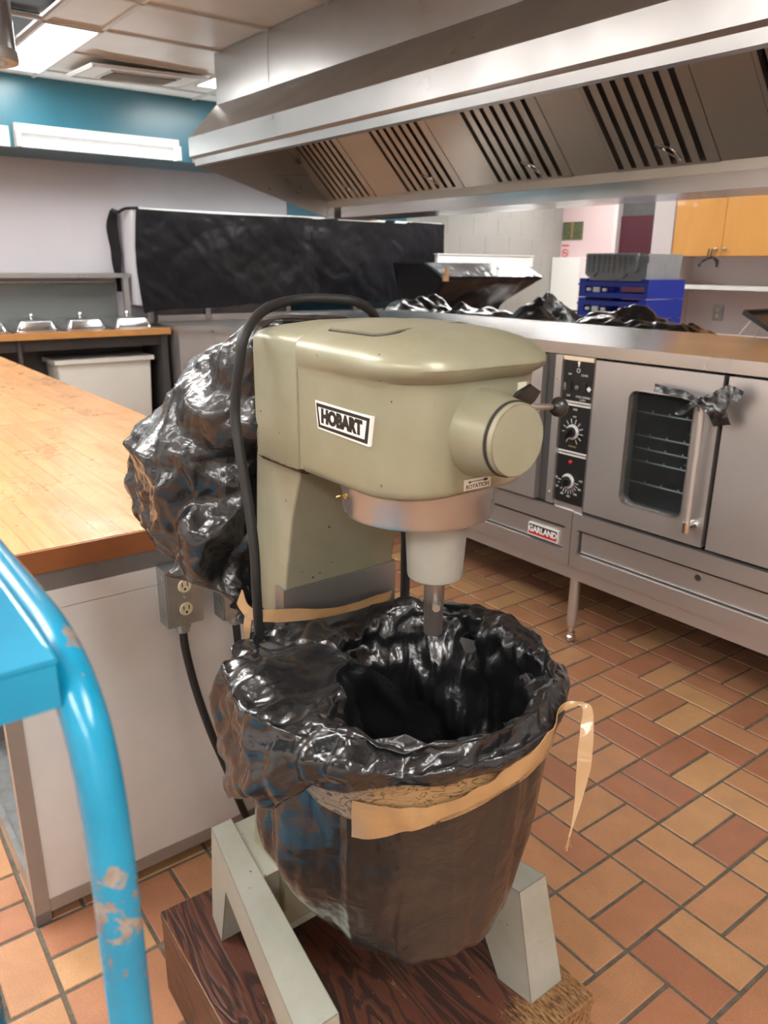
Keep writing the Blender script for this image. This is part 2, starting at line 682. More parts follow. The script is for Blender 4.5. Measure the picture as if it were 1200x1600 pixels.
def cyl(bm, p0, p1, r, n=20, mi=0, r1=None):
    p0, p1 = Vector(p0), Vector(p1)
    d = p1 - p0
    lathe(bm, [(r, 0), (r if r1 is None else r1, d.length)], p0, d, n, mi)


def catmull(pts, k=6):
    P = [Vector(p) for p in pts]
    P = [2 * P[0] - P[1]] + P + [2 * P[-1] - P[-2]]
    out = []
    for i in range(1, len(P) - 2):
        for j in range(k):
            t = j / k
            a, b, c, d = P[i - 1], P[i], P[i + 1], P[i + 2]
            out.append(.5 * ((2 * b) + (c - a) * t + (2 * a - 5 * b + 4 * c - d) * t * t + (3 * b - a - 3 * c + d) * t ** 3))
    out.append(P[-2])
    return out


def tube(bm, pts, r, n=12, k=6, mi=0, smooth=True):
    P = catmull(pts, k) if smooth else [Vector(p) for p in pts]
    rings = []
    up = None
    for i, p in enumerate(P):
        t = (P[min(i + 1, len(P) - 1)] - P[max(i - 1, 0)]).normalized()
        if up is None:
            up = t.orthogonal().normalized()
        up = (up - t * up.dot(t)).normalized()
        s = t.cross(up)
        rr = r(i / (len(P) - 1)) if callable(r) else r
        rings.append([bm.verts.new(p + (up * math.cos(2 * PI * q / n) + s * math.sin(2 * PI * q / n)) * rr) for q in range(n)])
    for i in range(len(rings) - 1):
        for q in range(n):
            f = bm.faces.new((rings[i][q], rings[i][(q + 1) % n], rings[i + 1][(q + 1) % n], rings[i + 1][q]))
            f.material_index = mi
    for R in (rings[0][::-1], rings[-1]):
        bm.faces.new(R).material_index = mi


def ribbon(bm, pts, half, th=.0006, k=8, crinkle=0.0, mi=0, across=4):
    """pts centre line, half: list of half-width vectors"""
    P = catmull(pts, k)
    H = catmull(half, k)
    rows = []
    for i, (p, h) in enumerate(zip(P, H)):
        t = (P[min(i + 1, len(P) - 1)] - P[max(i - 1, 0)]).normalized()
        nn = t.cross(h).normalized()
        row = []
        for s in (1, -1):
            for j in range(across + 1):
                f = -1 + 2 * j / across
                if s < 0: f = -f
                c = crinkle * noise.noise((p + h * f) * 40) if crinkle else 0
                row.append(bm.verts.new(p + h * f + nn * (th * s + c)))
        rows.append(row)
    m = len(rows[0])
    for i in range(len(rows) - 1):
        for j in range(m):
            bm.faces.new((rows[i][j], rows[i][(j + 1) % m], rows[i + 1][(j + 1) % m], rows[i + 1][j])).material_index = mi
    bm.faces.new(rows[0][::-1]).material_index = mi
    bm.faces.new(rows[-1]).material_index = mi


def sheet(bm, grid, closed_u=False, mi=0):
    """grid[j][i] of Vectors"""
    V = [[bm.verts.new(p) for p in row] for row in grid]
    for j in range(len(V) - 1):
        n = len(V[j])
        for i in range(n if closed_u else n - 1):
            bm.faces.new((V[j][i], V[j][(i + 1) % n], V[j + 1][(i + 1) % n], V[j + 1][i])).material_index = mi
    return V


def text(name, s, origin, xd, yd, size, mat, parent, depth=.0006, bold=0.0, xs=1.0, center=True):
    cu = bpy.data.curves.new(name, 'FONT')
    cu.body = s
    cu.size = size
    cu.extrude = depth
    cu.offset = bold
    cu.resolution_u = 3
    if center:
        cu.align_x = 'CENTER'
        cu.align_y = 'CENTER'
    o = bpy.data.objects.new(name, cu)
    COL.objects.link(o)
    dg = bpy.context.evaluated_depsgraph_get()
    me = bpy.data.meshes.new_from_object(o.evaluated_get(dg))
    bpy.data.objects.remove(o)
    bpy.data.curves.remove(cu)
    me.name = name
    X, Y = Vector(xd).normalized(), Vector(yd).normalized()
    Z = X.cross(Y)
    M = Matrix((X * xs, Y, Z)).transposed().to_4x4()
    M.translation = Vector(origin)
    me.transform(M)
    me.materials.clear()
    me.materials.append(MT[mat])
    return link(name, me, parent)


def copy_tree(root, delta, label=None):
    """copies a thing and its parts (two levels), moved by delta"""
    r = root.copy()
    COL.objects.link(r)
    r.location = Vector(root.location) + Vector(delta)
    if label: r['label'] = label
    for ch in list(root.children):
        c = ch.copy()
        COL.objects.link(c)
        c.parent = r
        c.matrix_parent_inverse = ch.matrix_parent_inverse.copy()
        for g in list(ch.children):
            d = g.copy()
            COL.objects.link(d)
            d.parent = c
            d.matrix_parent_inverse = g.matrix_parent_inverse.copy()
    return r


# ================================================================== STRUCTURE
# ---- floor: grout bed plus basket-weave quarry tiles, each a tile
CUT = 0.21
TR = -0.01412
TX, TY = -5.48984 * CUT, 9.07448 * CUT


def lat(i, j):
    c, s = math.cos(TR), math.sin(TR)
    return Vector(((c * j - s * i) * CUT + TX, (s * j + c * i) * CUT + TY, 0))


bm = B()
bx(bm, -7.1, 3.15, -3.35, 8.3, -.06, -.0035)
floor = fin('floor', bm, 'grout', smooth=0)
tag(floor, 'orange quarry tile floor in a basket weave with dark grout', None, kind='structure')


def tile_mesh(bm, M, jit=0.0):
    L, W, c = .1005, .0480, .0022
    L += random.uniform(-jit, jit)
    W += random.uniform(-jit, jit)
    vs = []
    for (z, e) in ((-.02, 0), (-.0022, 0), (0, c)):
        for sx, sy in ((-1, -1), (1, -1), (1, 1), (-1, 1)):
            vs.append(bm.verts.new(M @ Vector((sx * (L - e), sy * (W - e), z))))
    for a in (0, 4):
        for k in range(4):
            bm.faces.new((vs[a + k], vs[a + (k + 1) % 4], vs[a + 4 + (k + 1) % 4], vs[a + 4 + k]))
    bm.faces.new(vs[8:12])


bm = B()
tile_mesh(bm, Matrix.Identity(4))
tm = bpy.data.meshes.new('tile')
bm.to_mesh(tm)
bm.free()
tm.materials.append(MT['tile'])


def project(p):
    d = Vector(p) - Vector((0, 0, CAM_H))
    z = d.dot(fwd)
    if z < .05: return None
    return (F_PX * d.dot(r2) / z + 600, F_PX * d.dot(d2) / z + 800, z)


spots = []
for i in range(-26, 38):
    for j in range(-40, 24):
        along_x = (i + j) % 2 == 1
        for h in (0, 1):
            if along_x:
                p = lat(i + .25 + .5 * h, j + .5)
            else:
                p = lat(i + .5, j + .25 + .5 * h)
            if not (-6.85 < p.x < 2.9 and -3.1 < p.y < 8.05): continue
            q = project(p)
            vis = 0
            if q and -40 < q[0] < 1240 and 820 < q[1] < 1640:
                hid = (240 < q[0] < 800 and q[1] > 1000) or (p.x < -1.62 and .24 < p.y < 1.1) or \
                      (60 < q[0] < 330 and 900 < q[1] < 1330) or (q[0] < 700 and q[1] < 1000 and q[0] < 615)
                vis = 0 if hid else 1 / (q[2] ** 2)
            spots.append((vis, p, along_x))
spots.sort(key=lambda s: -s[0])
bm = B()
for k, (vis, p, ax) in enumerate(spots):
    M = Matrix.Translation(p + Vector((0, 0, random.uniform(-.0006, .0004)))) @ \
        Matrix.Rotation(TR + (0 if ax else PI / 2) + random.uniform(-.005, .005), 4, 'Z')
    if vis > 0 and k < 290:
        o = bpy.data.objects.new('tile', tm)
        COL.objects.link(o)
        o.matrix_world = M
        o.parent = floor
    else:
        tile_mesh(bm, M, .0006)
o = fin('tile_field', bm, 'tile', floor, smooth=0)
o['kind'] = 'stuff'

# ---- walls
def wallbox(name, a, mat, label, parent=None):
    bm = B()
    bx(bm, *a)
    return tag(fin(name, bm, mat, parent, smooth=0), label, None, None, 'structure')


wallbox('wall_left', (-7.1, -6.95, -3.2, 4.12, 0, 2.9), 'lilac', 'lilac painted wall behind the serving line')
wallbox('wall_left_far', (-7.1, -6.95, 5.6, 8.15, 0, 2.9), 'tilewall', 'grey block wall beyond the wrapped shelf')
blk_wall = bpy.data.objects['wall_left_far']
blk_wall.data.materials[0] = MT['blockjoint']
for r_ in range(14):
    yb = 5.6 - (.2 if r_ % 2 else 0)
    while yb < 8.14:
        ya, yc = max(5.6, yb), min(8.145, yb + .4)
        if yc - ya > .03:
            bb = B()
            bx(bb, -6.952, -6.947, ya + .0025, yc - .0025, .2 * r_ + .0025, .2 * r_ + .1975)
            fin('wall_block', bb, 'block', blk_wall, smooth=0)
        yb += .4
wallbox('trim_1', (-7.1, -6.94, 4.12, 5.6, 0, 2.9), 'bluewall', 'teal wall strip between the lilac wall and the grey block wall')
wallbox('wall_back', (-7.1, -6.156, 8.15, 8.3, 0, 2.9), 'pinkwall', 'pink wall at the far end of the kitchen')
wallbox('door_1', (-6.10, -5.2, 8.20, 8.25, 0, 2.04), 'maroon', 'dark maroon door at the far end')
wallbox('trim_2', (-6.156, -6.10, 8.13, 8.3, 0, 2.4), 'column', 'pale door frame beside the maroon door')
wallbox('wall_above_door', (-6.10, -3.6, 8.22, 8.3, 2.04, 2.9), 'darkgrey', 'dark wall above the maroon door')
wallbox('wall_back_side', (-5.2, -3.6, 8.2, 8.3, 0, 2.04), 'column', 'pale wall beside the maroon door')
wallbox('wall_right', (-3.9, 3.0, 6.0, 6.15, 0, 2.9), 'cabwall', 'pale lilac wall behind the maple cabinet')
wallbox('wall_passage', (-3.75, -3.6, 6.15, 8.3, 0, 2.9), 'cabwall', 'wall of the far passage')
wallbox('wall_right_end', (-3.90, -3.72, 5.66, 6.0, 0, 2.9), 'column', 'pale wall end left of the maple cabinet')
wallbox('wall_near', (-7.1, 3.0, -3.35, -3.2, 0, 2.9), 'white', 'wall behind the camera')
wallbox('wall_side', (3.0, 3.15, -3.35, 6.15, 0, 2.9), 'white', 'wall to the right behind the camera')
bulk = wallbox('wall_bulkhead', (-6.95, -6.36, -3.2, 5.95, 2.235, 2.72), 'bluewall', 'teal painted bulkhead above the serving line')

# ---- ceiling: slab, hung tiles, bars
ceil = wallbox('ceiling', (-7.1, 3.15, -3.35, 8.3, 2.85, 2.95), 'darkgrey', 'suspended ceiling of pale panels in a metal grid')
GX0, GX = -4.895, .60
xs = [GX0 + GX * k for k in range(-3, 14)]
ys = [-3.06 + 1.2 * k for k in range(0, 10)]
LIGHTS = []
barb = B()
for x in xs:
    bx(barb, x - .012, x + .012, -3.2, 8.15, 2.694, 2.712)
bx(barb, -6.95, -4.295, 1.418, 1.444, 2.694, 2.712)
for y in ys:
    bx(barb, -6.95, 3.0, y - .012, y + .012, 2.694, 2.712)
ob = fin('ceiling_bars', barb, 'tbar', ceil, smooth=0)
ob['kind'] = 'stuff'
far_t = B()
far_n = 0
dark_t = B()
for ix, x in enumerate(xs[:-1]):
    for iy, y in enumerate(ys[:-1]):
        q = project((x + .3, y + .6, 2.7))
        M = None
        cell = (ix, iy)
        near = q and -200 < q[0] < 760 and -260 < q[1] < 200
        if -6.2 < x < -4.2 and .4 < y < .6:    # dark sheets painted as the shade of open cells beside the light strip
            bx(dark_t, x + .014, x + .586, y + .014, 1.418, 2.725, 2.735)
            if x > -4.9:
                bb = B()
                bx(bb, x + .014, x + .586, 1.444, y + 1.186, 2.704, 2.716)
                fin('ceiling_panel', bb, 'ceil', ceil, smooth=0)
            continue
        if near:
            bb = B()
            bx(bb, x + .014, x + .586, y + .014, y + 1.186, 2.704, 2.716)
            fin('ceiling_panel', bb, 'ceil', ceil, smooth=0)
        else:
            bx(far_t, x + .014, x + .586, y + .014, y + 1.186, 2.704, 2.716)
            far_n += 1
o = fin('ceiling_panel_field', far_t, 'ceil', ceil, smooth=0)
o['kind'] = 'stuff'
fin('recess_shade', dark_t, 'navy', ceil, smooth=0)  # closed dark sheet, its colour stands in for shade above the grid


GL_LAB = ['over the near end of the work island', 'right behind the camera', 'far behind the camera', 'over the middle of the work island', 'at the left rear behind the camera', 'in the rear row behind the camera',
          'near the right side wall', 'over the serving aisle out of the frame', 'over the wrapped machine', 'behind the left half of the hood', 'over the blue crates', 'over the right end of the maple cabinet', 'near the pink far wall', 'in the right rear corner']


def ceiling_light(x0, x1, y0, y1, label, group=None, mat='lamp'):
    t = empty('ceiling_light', label, 'light', ((x0 + x1) / 2, (y0 + y1) / 2, 2.70), group)
    b = B()
    bx(b, x0, x1, y0, y1, 2.688, 2.694)
    fin('diffuser', b, mat, t, smooth=0)
    b = B()
    for a in ((x0 - .02, x0, y0 - .02, y1 + .02), (x1, x1 + .02, y0 - .02, y1 + .02), (x0, x1, y0 - .02, y0), (x0, x1, y1, y1 + .02)):
        bx(b, *a, 2.684, 2.700)
    fin('frame', b, 'tbar', t, smooth=0)
    return t


ceiling_light(-6.12, -4.91, 1.44, 1.72, 'lit ceiling light panel at the top left above the teal bulkhead')
ceiling_light(-5.80, -5.2, 2.72, 3.3, 'lit ceiling light panel just left of the steel hood duct')
gl = 'added ceiling lights out of the frame'  # unseen panels added to brighten the room and its far zones
for gi, (x0, x1, y0, y1, mm) in enumerate(((-2.6, -1.4, -.6, -.04, 'lamp'), (.3, 1.5, .4, .96, 'lamp'), (-.2, 1.0, -1.6, -1.04, 'lamp'), (-4.4, -3.2, -.6, -.04, 'lamp'),
                             (-3.8, -2.6, -2.4, -1.84, 'lamp'), (-1.9, -.7, -2.6, -2.04, 'lamp'), (1.0, 2.2, 3.4, 3.96, 'lamp'), (-6.2, -5.0, -1.0, -.44, 'lamp'),
                             (-5.9, -4.7, 5.2, 5.76, 'added_lamp_far'), (-4.6, -3.4, 4.3, 4.6, 'added_lamp_far'), (-3.0, -1.8, 4.35, 4.65, 'added_lamp_far'), (-1.4, -.2, 4.35, 4.65, 'added_lamp_far'),
                             (-6.4, -5.2, 6.9, 7.46, 'added_lamp_far'), (1.4, 2.6, -1.6, -1.04, 'lamp'))):
    ceiling_light(x0, x1, y0, y1, 'added unseen light panel ' + GL_LAB[gi], gl, mm)

# ---- strip lights on the bulkhead
for k, (y0, y1, lab) in enumerate(((1.56, 2.77, 'white fluorescent strip light on the teal bulkhead'),
                                   (2.90, 4.10, 'fluorescent strip light half hidden by the left end of the hood'),
                                   (.22, 1.43, 'fluorescent strip light cut off by the left picture edge'))):
    t = empty('strip_light', lab, 'light', (-6.36, (y0 + y1) / 2, 2.3), 'strip lights on the teal bulkhead')
    b = B()
    bx(b, -6.36, -6.30, y0, y1, 2.335, 2.385)
    fin('fixture_body', b, 'white', t, .006)
    b = B()
    bx(b, -6.3595, -6.345, y0 + .03, y1 - .03, 2.238, 2.334)
    fin('reflector', b, 'greytrim', t, smooth=0)
    b = B()
    cyl(b, (-6.29, y0 + .03, 2.272), (-6.29, y1 - .03, 2.272), .019, 16)
    fin('lamp_tube', b, 'tube', t)
    for yy in (y0, y1 - .03):
        b = B()
        bx(b, -6.36, -6.265, yy, yy + .03, 2.235, 2.335)
        fin('end_bracket', b, 'white', t, .004)
b = B()
bx(b, -6.36, -6.345, 1.44, 1.53, 2.235, 2.365)
t = fin('switch_box', b, 'white', None, .004)
tag(t, 'small white box on the teal bulkhead at the left edge', 'box')

# ---- ceiling diffuser, hanging askew
t = empty('ceiling_diffuser', 'square slotted ceiling air diffuser hanging slightly askew', 'vent', (-5.8, 2.3, 2.69))
MR = Matrix.Translation((-5.74, 2.26, 2.668)) @ Matrix.Rotation(.03, 4, 'X') @ Matrix.Rotation(.04, 4, 'Y')
b = B()
bx(b, -.26, .26, -.40, .40, .0, .012, M=MR)
fin('back_panel', b, 'ceil', t, smooth=0)
b = B()
for s in (.26, .16):
    for a in ((-s, s, -s * 1.5, -s * 1.5 + .02), (-s, s, s * 1.5 - .02, s * 1.5), (-s, -s + .02, -s * 1.5, s * 1.5), (s - .02, s, -s * 1.5, s * 1.5)):
        bx(b, *a, -.008, .004, M=MR)
fin('rim', b, 'tbar', t, smooth=0)
for k in range(8):
    b = B()
    MS = MR @ Matrix.Translation((-.123 + .035 * k, .0, -.008)) @ Matrix.Rotation(.7, 4, 'Y')
    bx(b, -.014, .014, -.22, .22, -.001, .001, M=MS)
    fin('louver', b, 'tbar', t, smooth=0)
b = B()
bx(b, -.145, .145, -.22, .22, -.003, .001, M=MR)
fin('dark_opening', b, 'dark', t, smooth=0)

# ================================================================== EXTRACTOR HOOD (island, V bank)
LX0, LX1 = -4.46, .9
LY0, LY1 = 2.05, 4.15
hood = empty('extractor_hood', 'long brushed stainless steel extractor hood hanging over the ovens', 'hood', (-2, 3.1, 1.75))


def loft(bm, rings, close=True, mi=0):
    R = [[bm.verts.new(p) for p in r] for r in rings]
    for a, c in zip(R[:-1], R[1:]):
        n = len(a)
        for k in range(n):
            bm.faces.new((a[k], a[(k + 1) % n], c[(k + 1) % n], c[k])).material_index = mi


def rect(z, o):
    return [(LX0 + o, LY0 + o, z), (LX1 - o, LY0 + o, z), (LX1 - o, LY1 - o, z), (LX0 + o, LY1 - o, z)]


b = B()
# lip, step, band, sloping skirt (single skins with an inner return)
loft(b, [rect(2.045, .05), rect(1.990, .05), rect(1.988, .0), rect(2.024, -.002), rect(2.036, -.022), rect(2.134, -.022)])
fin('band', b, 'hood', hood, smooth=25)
b = B()
loft(b, [rect(2.134, -.022), rect(2.137, -.018), [(-4.965, 2.45, 2.414), (LX1, 2.45, 2.414), (LX1, 3.75, 2.414), (-4.965, 3.75, 2.414)]])
# the skirt leans inwards at the front and back and outwards at nothing: keep the end hip
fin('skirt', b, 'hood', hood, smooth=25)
b = B()
bx(b, -4.965, LX1, 2.452, 3.75, 2.41, 2.70)
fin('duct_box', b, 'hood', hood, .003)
b = B()
bx(b, -4.30, -4.296, 2.4495, 2.4525, 2.42, 2.70)
fin('seam', b, 'polish', hood, smooth=0)
# closed end: five sided sheet from lip down to the trough
for nm, xe in (('end_panel', LX0 + .002),):
    b = B()
    prism(b, [(2.055, 1.992), (2.94, 1.745), (3.26, 1.745), (4.145, 1.992), (4.14, 2.13), (2.06, 2.13)], xe, xe + .012, 'x')
    fin(nm, b, 'hood', hood, smooth=0)
# trough with ledge
b = B()
prism(b, [(2.94, 1.745), (3.26, 1.745), (3.26, 1.835), (3.235, 1.835), (3.235, 1.765), (2.965, 1.765), (2.965, 1.835), (2.94, 1.835)], LX0 + .16, LX1, 'x')
fin('trough', b, 'polish', hood, .003)
b = B()
bx(b, LX0 + .012, LX0 + .10, 2.93, 3.27, 1.742, 1.84)
fin('trough_end_box', b, 'polish', hood, .003)
b = B()
prism(b, [(2.928, 1.806), (2.94, 1.806), (2.94, 1.845), (2.965, 1.858), (2.965, 1.87), (2.928, 1.848)], LX0 + .02, LX1, 'x')
fin('trough_ledge', b, 'hood_in', hood, .002)
# the filter bank, leaning up towards the front at 45 degrees
FL = .62


def bank(s, t):      # s along the slope, t out of it (towards the camera side, downwards)
    k = math.sqrt(.5)
    return (2.945 - s * k - t * k, 1.845 + s * k - t * k)


FW = .47
fx = [-4.36, -3.63, -2.925, -2.225, -1.53, -.835, -.14]
edges = []
prev = LX0 + .014
for n_, x in enumerate(fx):
    b = B()
    p = [bank(0, .0), bank(FL, .0), bank(FL, .012), bank(0, .012)]
    prism(b, p, prev + .003, x - .003, 'x')
    fin('blank_panel', b, 'hood_in', hood, .0015)
    fw = FW if n_ else .45
    # baffle filter: frame and baffles
    b = B()
    for (s0, s1, xa, xb) in ((0, .022, x, x + fw), (FL - .02, FL, x, x + fw)):
        prism(b, [bank(s0, -.02), bank(s1, -.02), bank(s1, .014), bank(s0, .014)], xa, xb, 'x')
    for xa in (x, x + fw - .018):
        prism(b, [bank(0, -.02), bank(FL, -.02), bank(FL, .014), bank(0, .014)], xa, xa + .018, 'x')
    prism(b, [bank(0, -.045), bank(FL, -.045), bank(FL, -.04), bank(0, -.04)], x, x + fw, 'x', 1)
    flt = fin('baffle_filter', b, ['hood_in', 'dark'], hood, smooth=0)
    nb = 7
    pitch = (fw - .036) / nb
    for k in range(nb):
        xa = x + .018 + pitch * k
        b = B()
        prism(b, [bank(.02, .004), bank(FL - .02, .004), bank(FL - .02, .013), bank(.02, .013)], xa + pitch * .42, xa + pitch, 'x')
        prism(b, [bank(.02, -.016), bank(FL - .02, -.016), bank(FL - .02, .010), bank(.02, .010)], xa + pitch - .004, xa + pitch, 'x')
        fin('baffle', b, 'hood_in', flt, smooth=0)
    # wire handle
    b = B()
    def W(dx, s, t):
        y, z = bank(s, t)
        return (x + fw * .62 + dx, y, z)
    loop = [W(-.035, .10, .016), W(-.045, .115, .030), W(-.040, .135, .034), W(.030, .115, .050), W(.045, .075, .045), W(.040, .060, .040), W(-.02, .085, .020), W(-.035, .10, .016)]
    tube(b, loop, .0030, 6, 4)
    cyl(b, W(.0, .10, .012), W(.0, .10, .018), .007, 8)
    fin('handle', b, 'chrome', flt)
    prev = x + fw
# mirrored plain bank towards the far side
b = B()
k = math.sqrt(.5)
prism(b, [(3.255, 1.845), (3.255 + FL * k, 1.845 + FL * k), (3.255 + FL * k - .01, 1.845 + FL * k + .01), (3.245, 1.855)], LX0 + .014, LX1, 'x')
fin('far_filter_bank', b, 'hood_in', hood, smooth=0)

# vertical chrome pipe hanging near the left edge
t = empty('ceiling_pipe', 'short polished metal pipe hanging from the ceiling at the top left corner', 'pipe', (-1.42, .315, 1.75))
b = B()
lathe(b, [(.040, 0), (.043, .004), (.043, .95)], (-1.415, .322, 1.752), n=32)
fin('pipe_wall', b, 'chrome', t)
b = B()
lathe(b, [(.0, .002), (.030, .002), (.030, -.004), (.045, -.004), (.046, .002), (.045, .012), (.040, .014)], (-1.415, .322, 1.752), n=32)
fin('pipe_rim', b, 'dullsteel', t)

# ================================================================== OVENS
OY = 2.314
# ---- worktop over the ovens
t = empty('worktop', 'long stainless steel worktop lying over both ovens', 'worktop', (-2, 2.7, 1.15))
b = B()
bx(b, -3.95, .6, OY, 3.15, 1.152, 1.195)
fin('top_sheet', b, 'worktop', t, .004)

# ---- stand frame with legs
t = empty('oven_stand', 'stainless steel stand with round legs under the two ovens', 'stand', (-1.8, 2.7, 0))
b = B()
bx(b, -3.95, .5, OY + .004, OY + .03, .288, .338)
bx(b, -3.95, .5, 3.07, 3.10, .288, .338)
for x in (-3.95, -1.83, .47):
    bx(b, x, x + .03, OY + .03, 3.07, .288, .338)
bx(b, -3.95, .5, OY + .03, 3.07, .325, .338)
fin('stand_frame', b, 'steel', t, .002)
for x in (-3.9, -1.803, .44):
    for y in (2.352, 3.05):
        b = B()
        lathe(b, [(.021, .29), (.021, .10), (.017, .075), (.015, .07)], (x, y, 0), n=20)
        lg = fin('leg', b, 'steel_z', t)
        b = B()
        lathe(b, [(.011, .075), (.011, .05), (.016, .046), (.016, .032), (.019, .028), (.019, .012), (.014, .0)], (x, y, 0), n=16)
        fin('adjustable_foot', b, 'chrome', lg)


def oven(x_off, label, logo, hole):
    """control column ends at x=-1.775 for the right-hand oven's doors starting there; x_off shifts"""
    t = empty('convection_oven', label, 'oven', (x_off, 2.7, .34))
    X = lambda v: v + x_off
    return t, X


# right oven: doors from -1.770 to -.775, its bottom front and body
tR = empty('convection_oven', 'stainless convection oven with a glass door and black ribbon on its handle', 'oven', (-1.2, 2.7, .338))
b = B()
bx(b, -1.80, .18, 2.40, 3.06, .36, .40)
bx(b, -1.80, .18, 3.02, 3.06, .40, 1.146)
bx(b, -1.80, -1.775, 2.40, 3.02, .40, 1.146)
bx(b, .15, .18, 2.40, 3.02, .40, 1.146)
bx(b, -1.775, .15, 2.40, 3.02, 1.12, 1.146)
fin('body', b, 'steel', tR, smooth=0)
b = B()   # cavity behind the window
bx(b, -1.72, -.85, 2.95, 2.96, .60, 1.10)
bx(b, -1.74, -1.73, 2.42, 2.96, .60, 1.10)
bx(b, -.84, -.83, 2.42, 2.96, .60, 1.10)
bx(b, -1.74, -.83, 2.42, 2.96, .60, .61)
bx(b, -1.74, -.83, 2.42, 2.96, 1.09, 1.10)
fin('cavity_lining', b, 'cavity', tR, smooth=0)
b = B()
for x in (-1.70,):
    bx(b, x, x + .008, 2.47, 2.475, .62, 1.08)
fin('rack_support', b, 'rack', tR, smooth=0)
for z in (.956, .87, .822, .775, .692):
    b = B()
    cyl(b, (-1.70, 2.47, z), (-.87, 2.47, z), .0032, 6)
    cyl(b, (-1.70, 2.85, z), (-.87, 2.85, z), .0026, 6)
    for x in [(-1.62 + .07 * k) for k in range(11)]:
        cyl(b, (x, 2.468, z), (x, 2.468, z + .010), .0035, 6)
    fin('oven_rack', b, 'rack', tR, smooth=0)


def door_panel(x0, x1, z0, z1, wx0, wx1, wz0, wz1, r=.03):
    """door front with a rounded window opening"""
    b = B()
    n = 6
    inner = []
    for cx, cz, a0 in ((wx1 - r, wz1 - r, 0), (wx0 + r, wz1 - r, 90), (wx0 + r, wz0 + r, 180), (wx1 - r, wz0 + r, 270)):
        for q in range(n + 1):
            a = math.radians(a0 + 90 * q / n)
            inner.append((cx + r * math.cos(a), cz + r * math.sin(a)))
    m = len(inner)
    outer = []
    for q in range(m):
        c = q // (n + 1)
        f = (q % (n + 1)) / n
        corners = [(x1, z1), (x0, z1), (x0, z0), (x1, z0)]
        cc = corners[c]
        outer.append(cc)
    y0, y1 = OY, OY + .045
    vi0 = [b.verts.new((p[0], y0, p[1])) for p in inner]
    vi1 = [b.verts.new((p[0], y1, p[1])) for p in inner]
    co0 = [b.verts.new((x, y0, z)) for x, z in ((x1, z1), (x0, z1), (x0, z0), (x1, z0))]
    co1 = [b.verts.new((x, y1, z)) for x, z in ((x1, z1), (x0, z1), (x0, z0), (x1, z0))]
    for q in range(m):
        c0, c1 = q // (n + 1), ((q + 1) % m) // (n + 1)
        for vi, co in ((vi0, co0), (vi1, co1)):
            if c0 == c1: b.faces.new((vi[q], vi[(q + 1) % m], co[c0]))
            else: b.faces.new((vi[q], vi[(q + 1) % m], co[c1], co[c0]))
        b.faces.new((vi0[q], vi0[(q + 1) % m], vi1[(q + 1) % m], vi1[q]))
    for q in range(4):
        b.faces.new((co0[q], co0[(q + 1) % 4], co1[(q + 1) % 4], co1[q]))
    return b, inner


def glass_door(parent, x0, x1):
    b, inner = door_panel(x0, x1, .573, 1.143, x0 + .155, x1 - .083, .652, 1.058)
    d = fin('door', b, 'steel_z', parent, smooth=20)
    b = B()
    m = len(inner)
    cx = sum(p[0] for p in inner) / m
    cz = sum(p[1] for p in inner) / m
    rows = []
    for (o, y) in ((1.0, OY - .001), (1.0, OY - .006), (.985, OY - .006), (.972, OY + .004), (.972, OY + .02)):
        rows.append([Vector((cx + (p[0] - cx) * o, y, cz + (p[1] - cz) * (o if o == 1 else 1 - (1 - o) * .6))) for p in inner])
    sheet(b, rows, True)
    fin('window_rim', b, 'polish', d)
    b = B()
    bx(b, x0 + .157, x1 - .085, OY + .012, OY + .016, .654, 1.056)
    fin('glass_pane', b, 'ovenglass', d, smooth=0)
    return d


dR = glass_door(tR, -1.770, -1.2815)
# long tubular handle
hx = -1.316
b = B()
cyl(b, (hx, OY - .045, .632), (hx, OY - .045, 1.062), .0115, 16)
fin('door_handle', b, 'steel_z', dR)
for z in (.645, 1.05):
    b = B()
    lathe(b, [(.017, 0), (.017, .012), (.0135, .018), (.0135, .046)], (hx, OY, z), (0, -1, 0), 16)
    cyl(b, (hx, OY - .045, z - .018), (hx, OY - .045, z + .018), .0135, 16)
    fin('handle_bracket', b, 'chrome', dR)
b = B()
bx(b, -1.264, -.775, OY, OY + .045, .573, 1.143)
fin('door', b, 'steel_z', tR, .003)
b = B()
bx(b, -1.775, -.76, OY + .02, OY + .09, .565, 1.147)
bb = b
# dark gasket frame seen only in the gaps: cut as four bars so that the window stays open
bb.free()
b = B()
for a in ((-1.775, -1.74, .565, 1.147), (-1.30, -1.24, .565, 1.147), (-.80, -.76, .565, 1.147)):
    bx(b, a[0], a[1], OY + .046, OY + .085, a[2], a[3])
bx(b, -1.74, -.80, OY + .046, OY + .085, 1.10, 1.149)
bx(b, -1.74, -.80, OY + .046, OY + .085, .558, .60)
fin('door_gasket', b, 'dark', tR, smooth=0)
# lower front of right oven with recessed drawer panel
b = B()
x0, x1 = -1.812, .18
for a in ((x0, x1, .497, .560), (x0, x1, .340, .398), (x0, -1.783, .398, .497)):
    bx(b, a[0], a[1], OY - .004, OY + .03, a[2], a[3])
fin('lower_frame', b, 'steel', tR, .003)
b = B()
bx(b, -1.774, x1, OY + .014, OY + .03, .404, .484)
fin('lower_panel', b, 'steel', tR, .003)
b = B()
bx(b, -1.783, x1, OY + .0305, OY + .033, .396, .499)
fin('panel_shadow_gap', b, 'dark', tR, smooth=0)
b = B()
lathe(b, [(.0, .0), (.0105, .0), (.0105, .0004)], (-1.281, OY + .0132, .463), (0, -1, 0), 20, 1)
lathe(b, [(.0105, .0), (.0135, .0), (.0135, .003), (.0105, .003), (.0105, .0)], (-1.281, OY + .0132, .463), (0, -1, 0), 20, 0, False)
fin('peephole', b, ['dullsteel', 'dark'], tR)

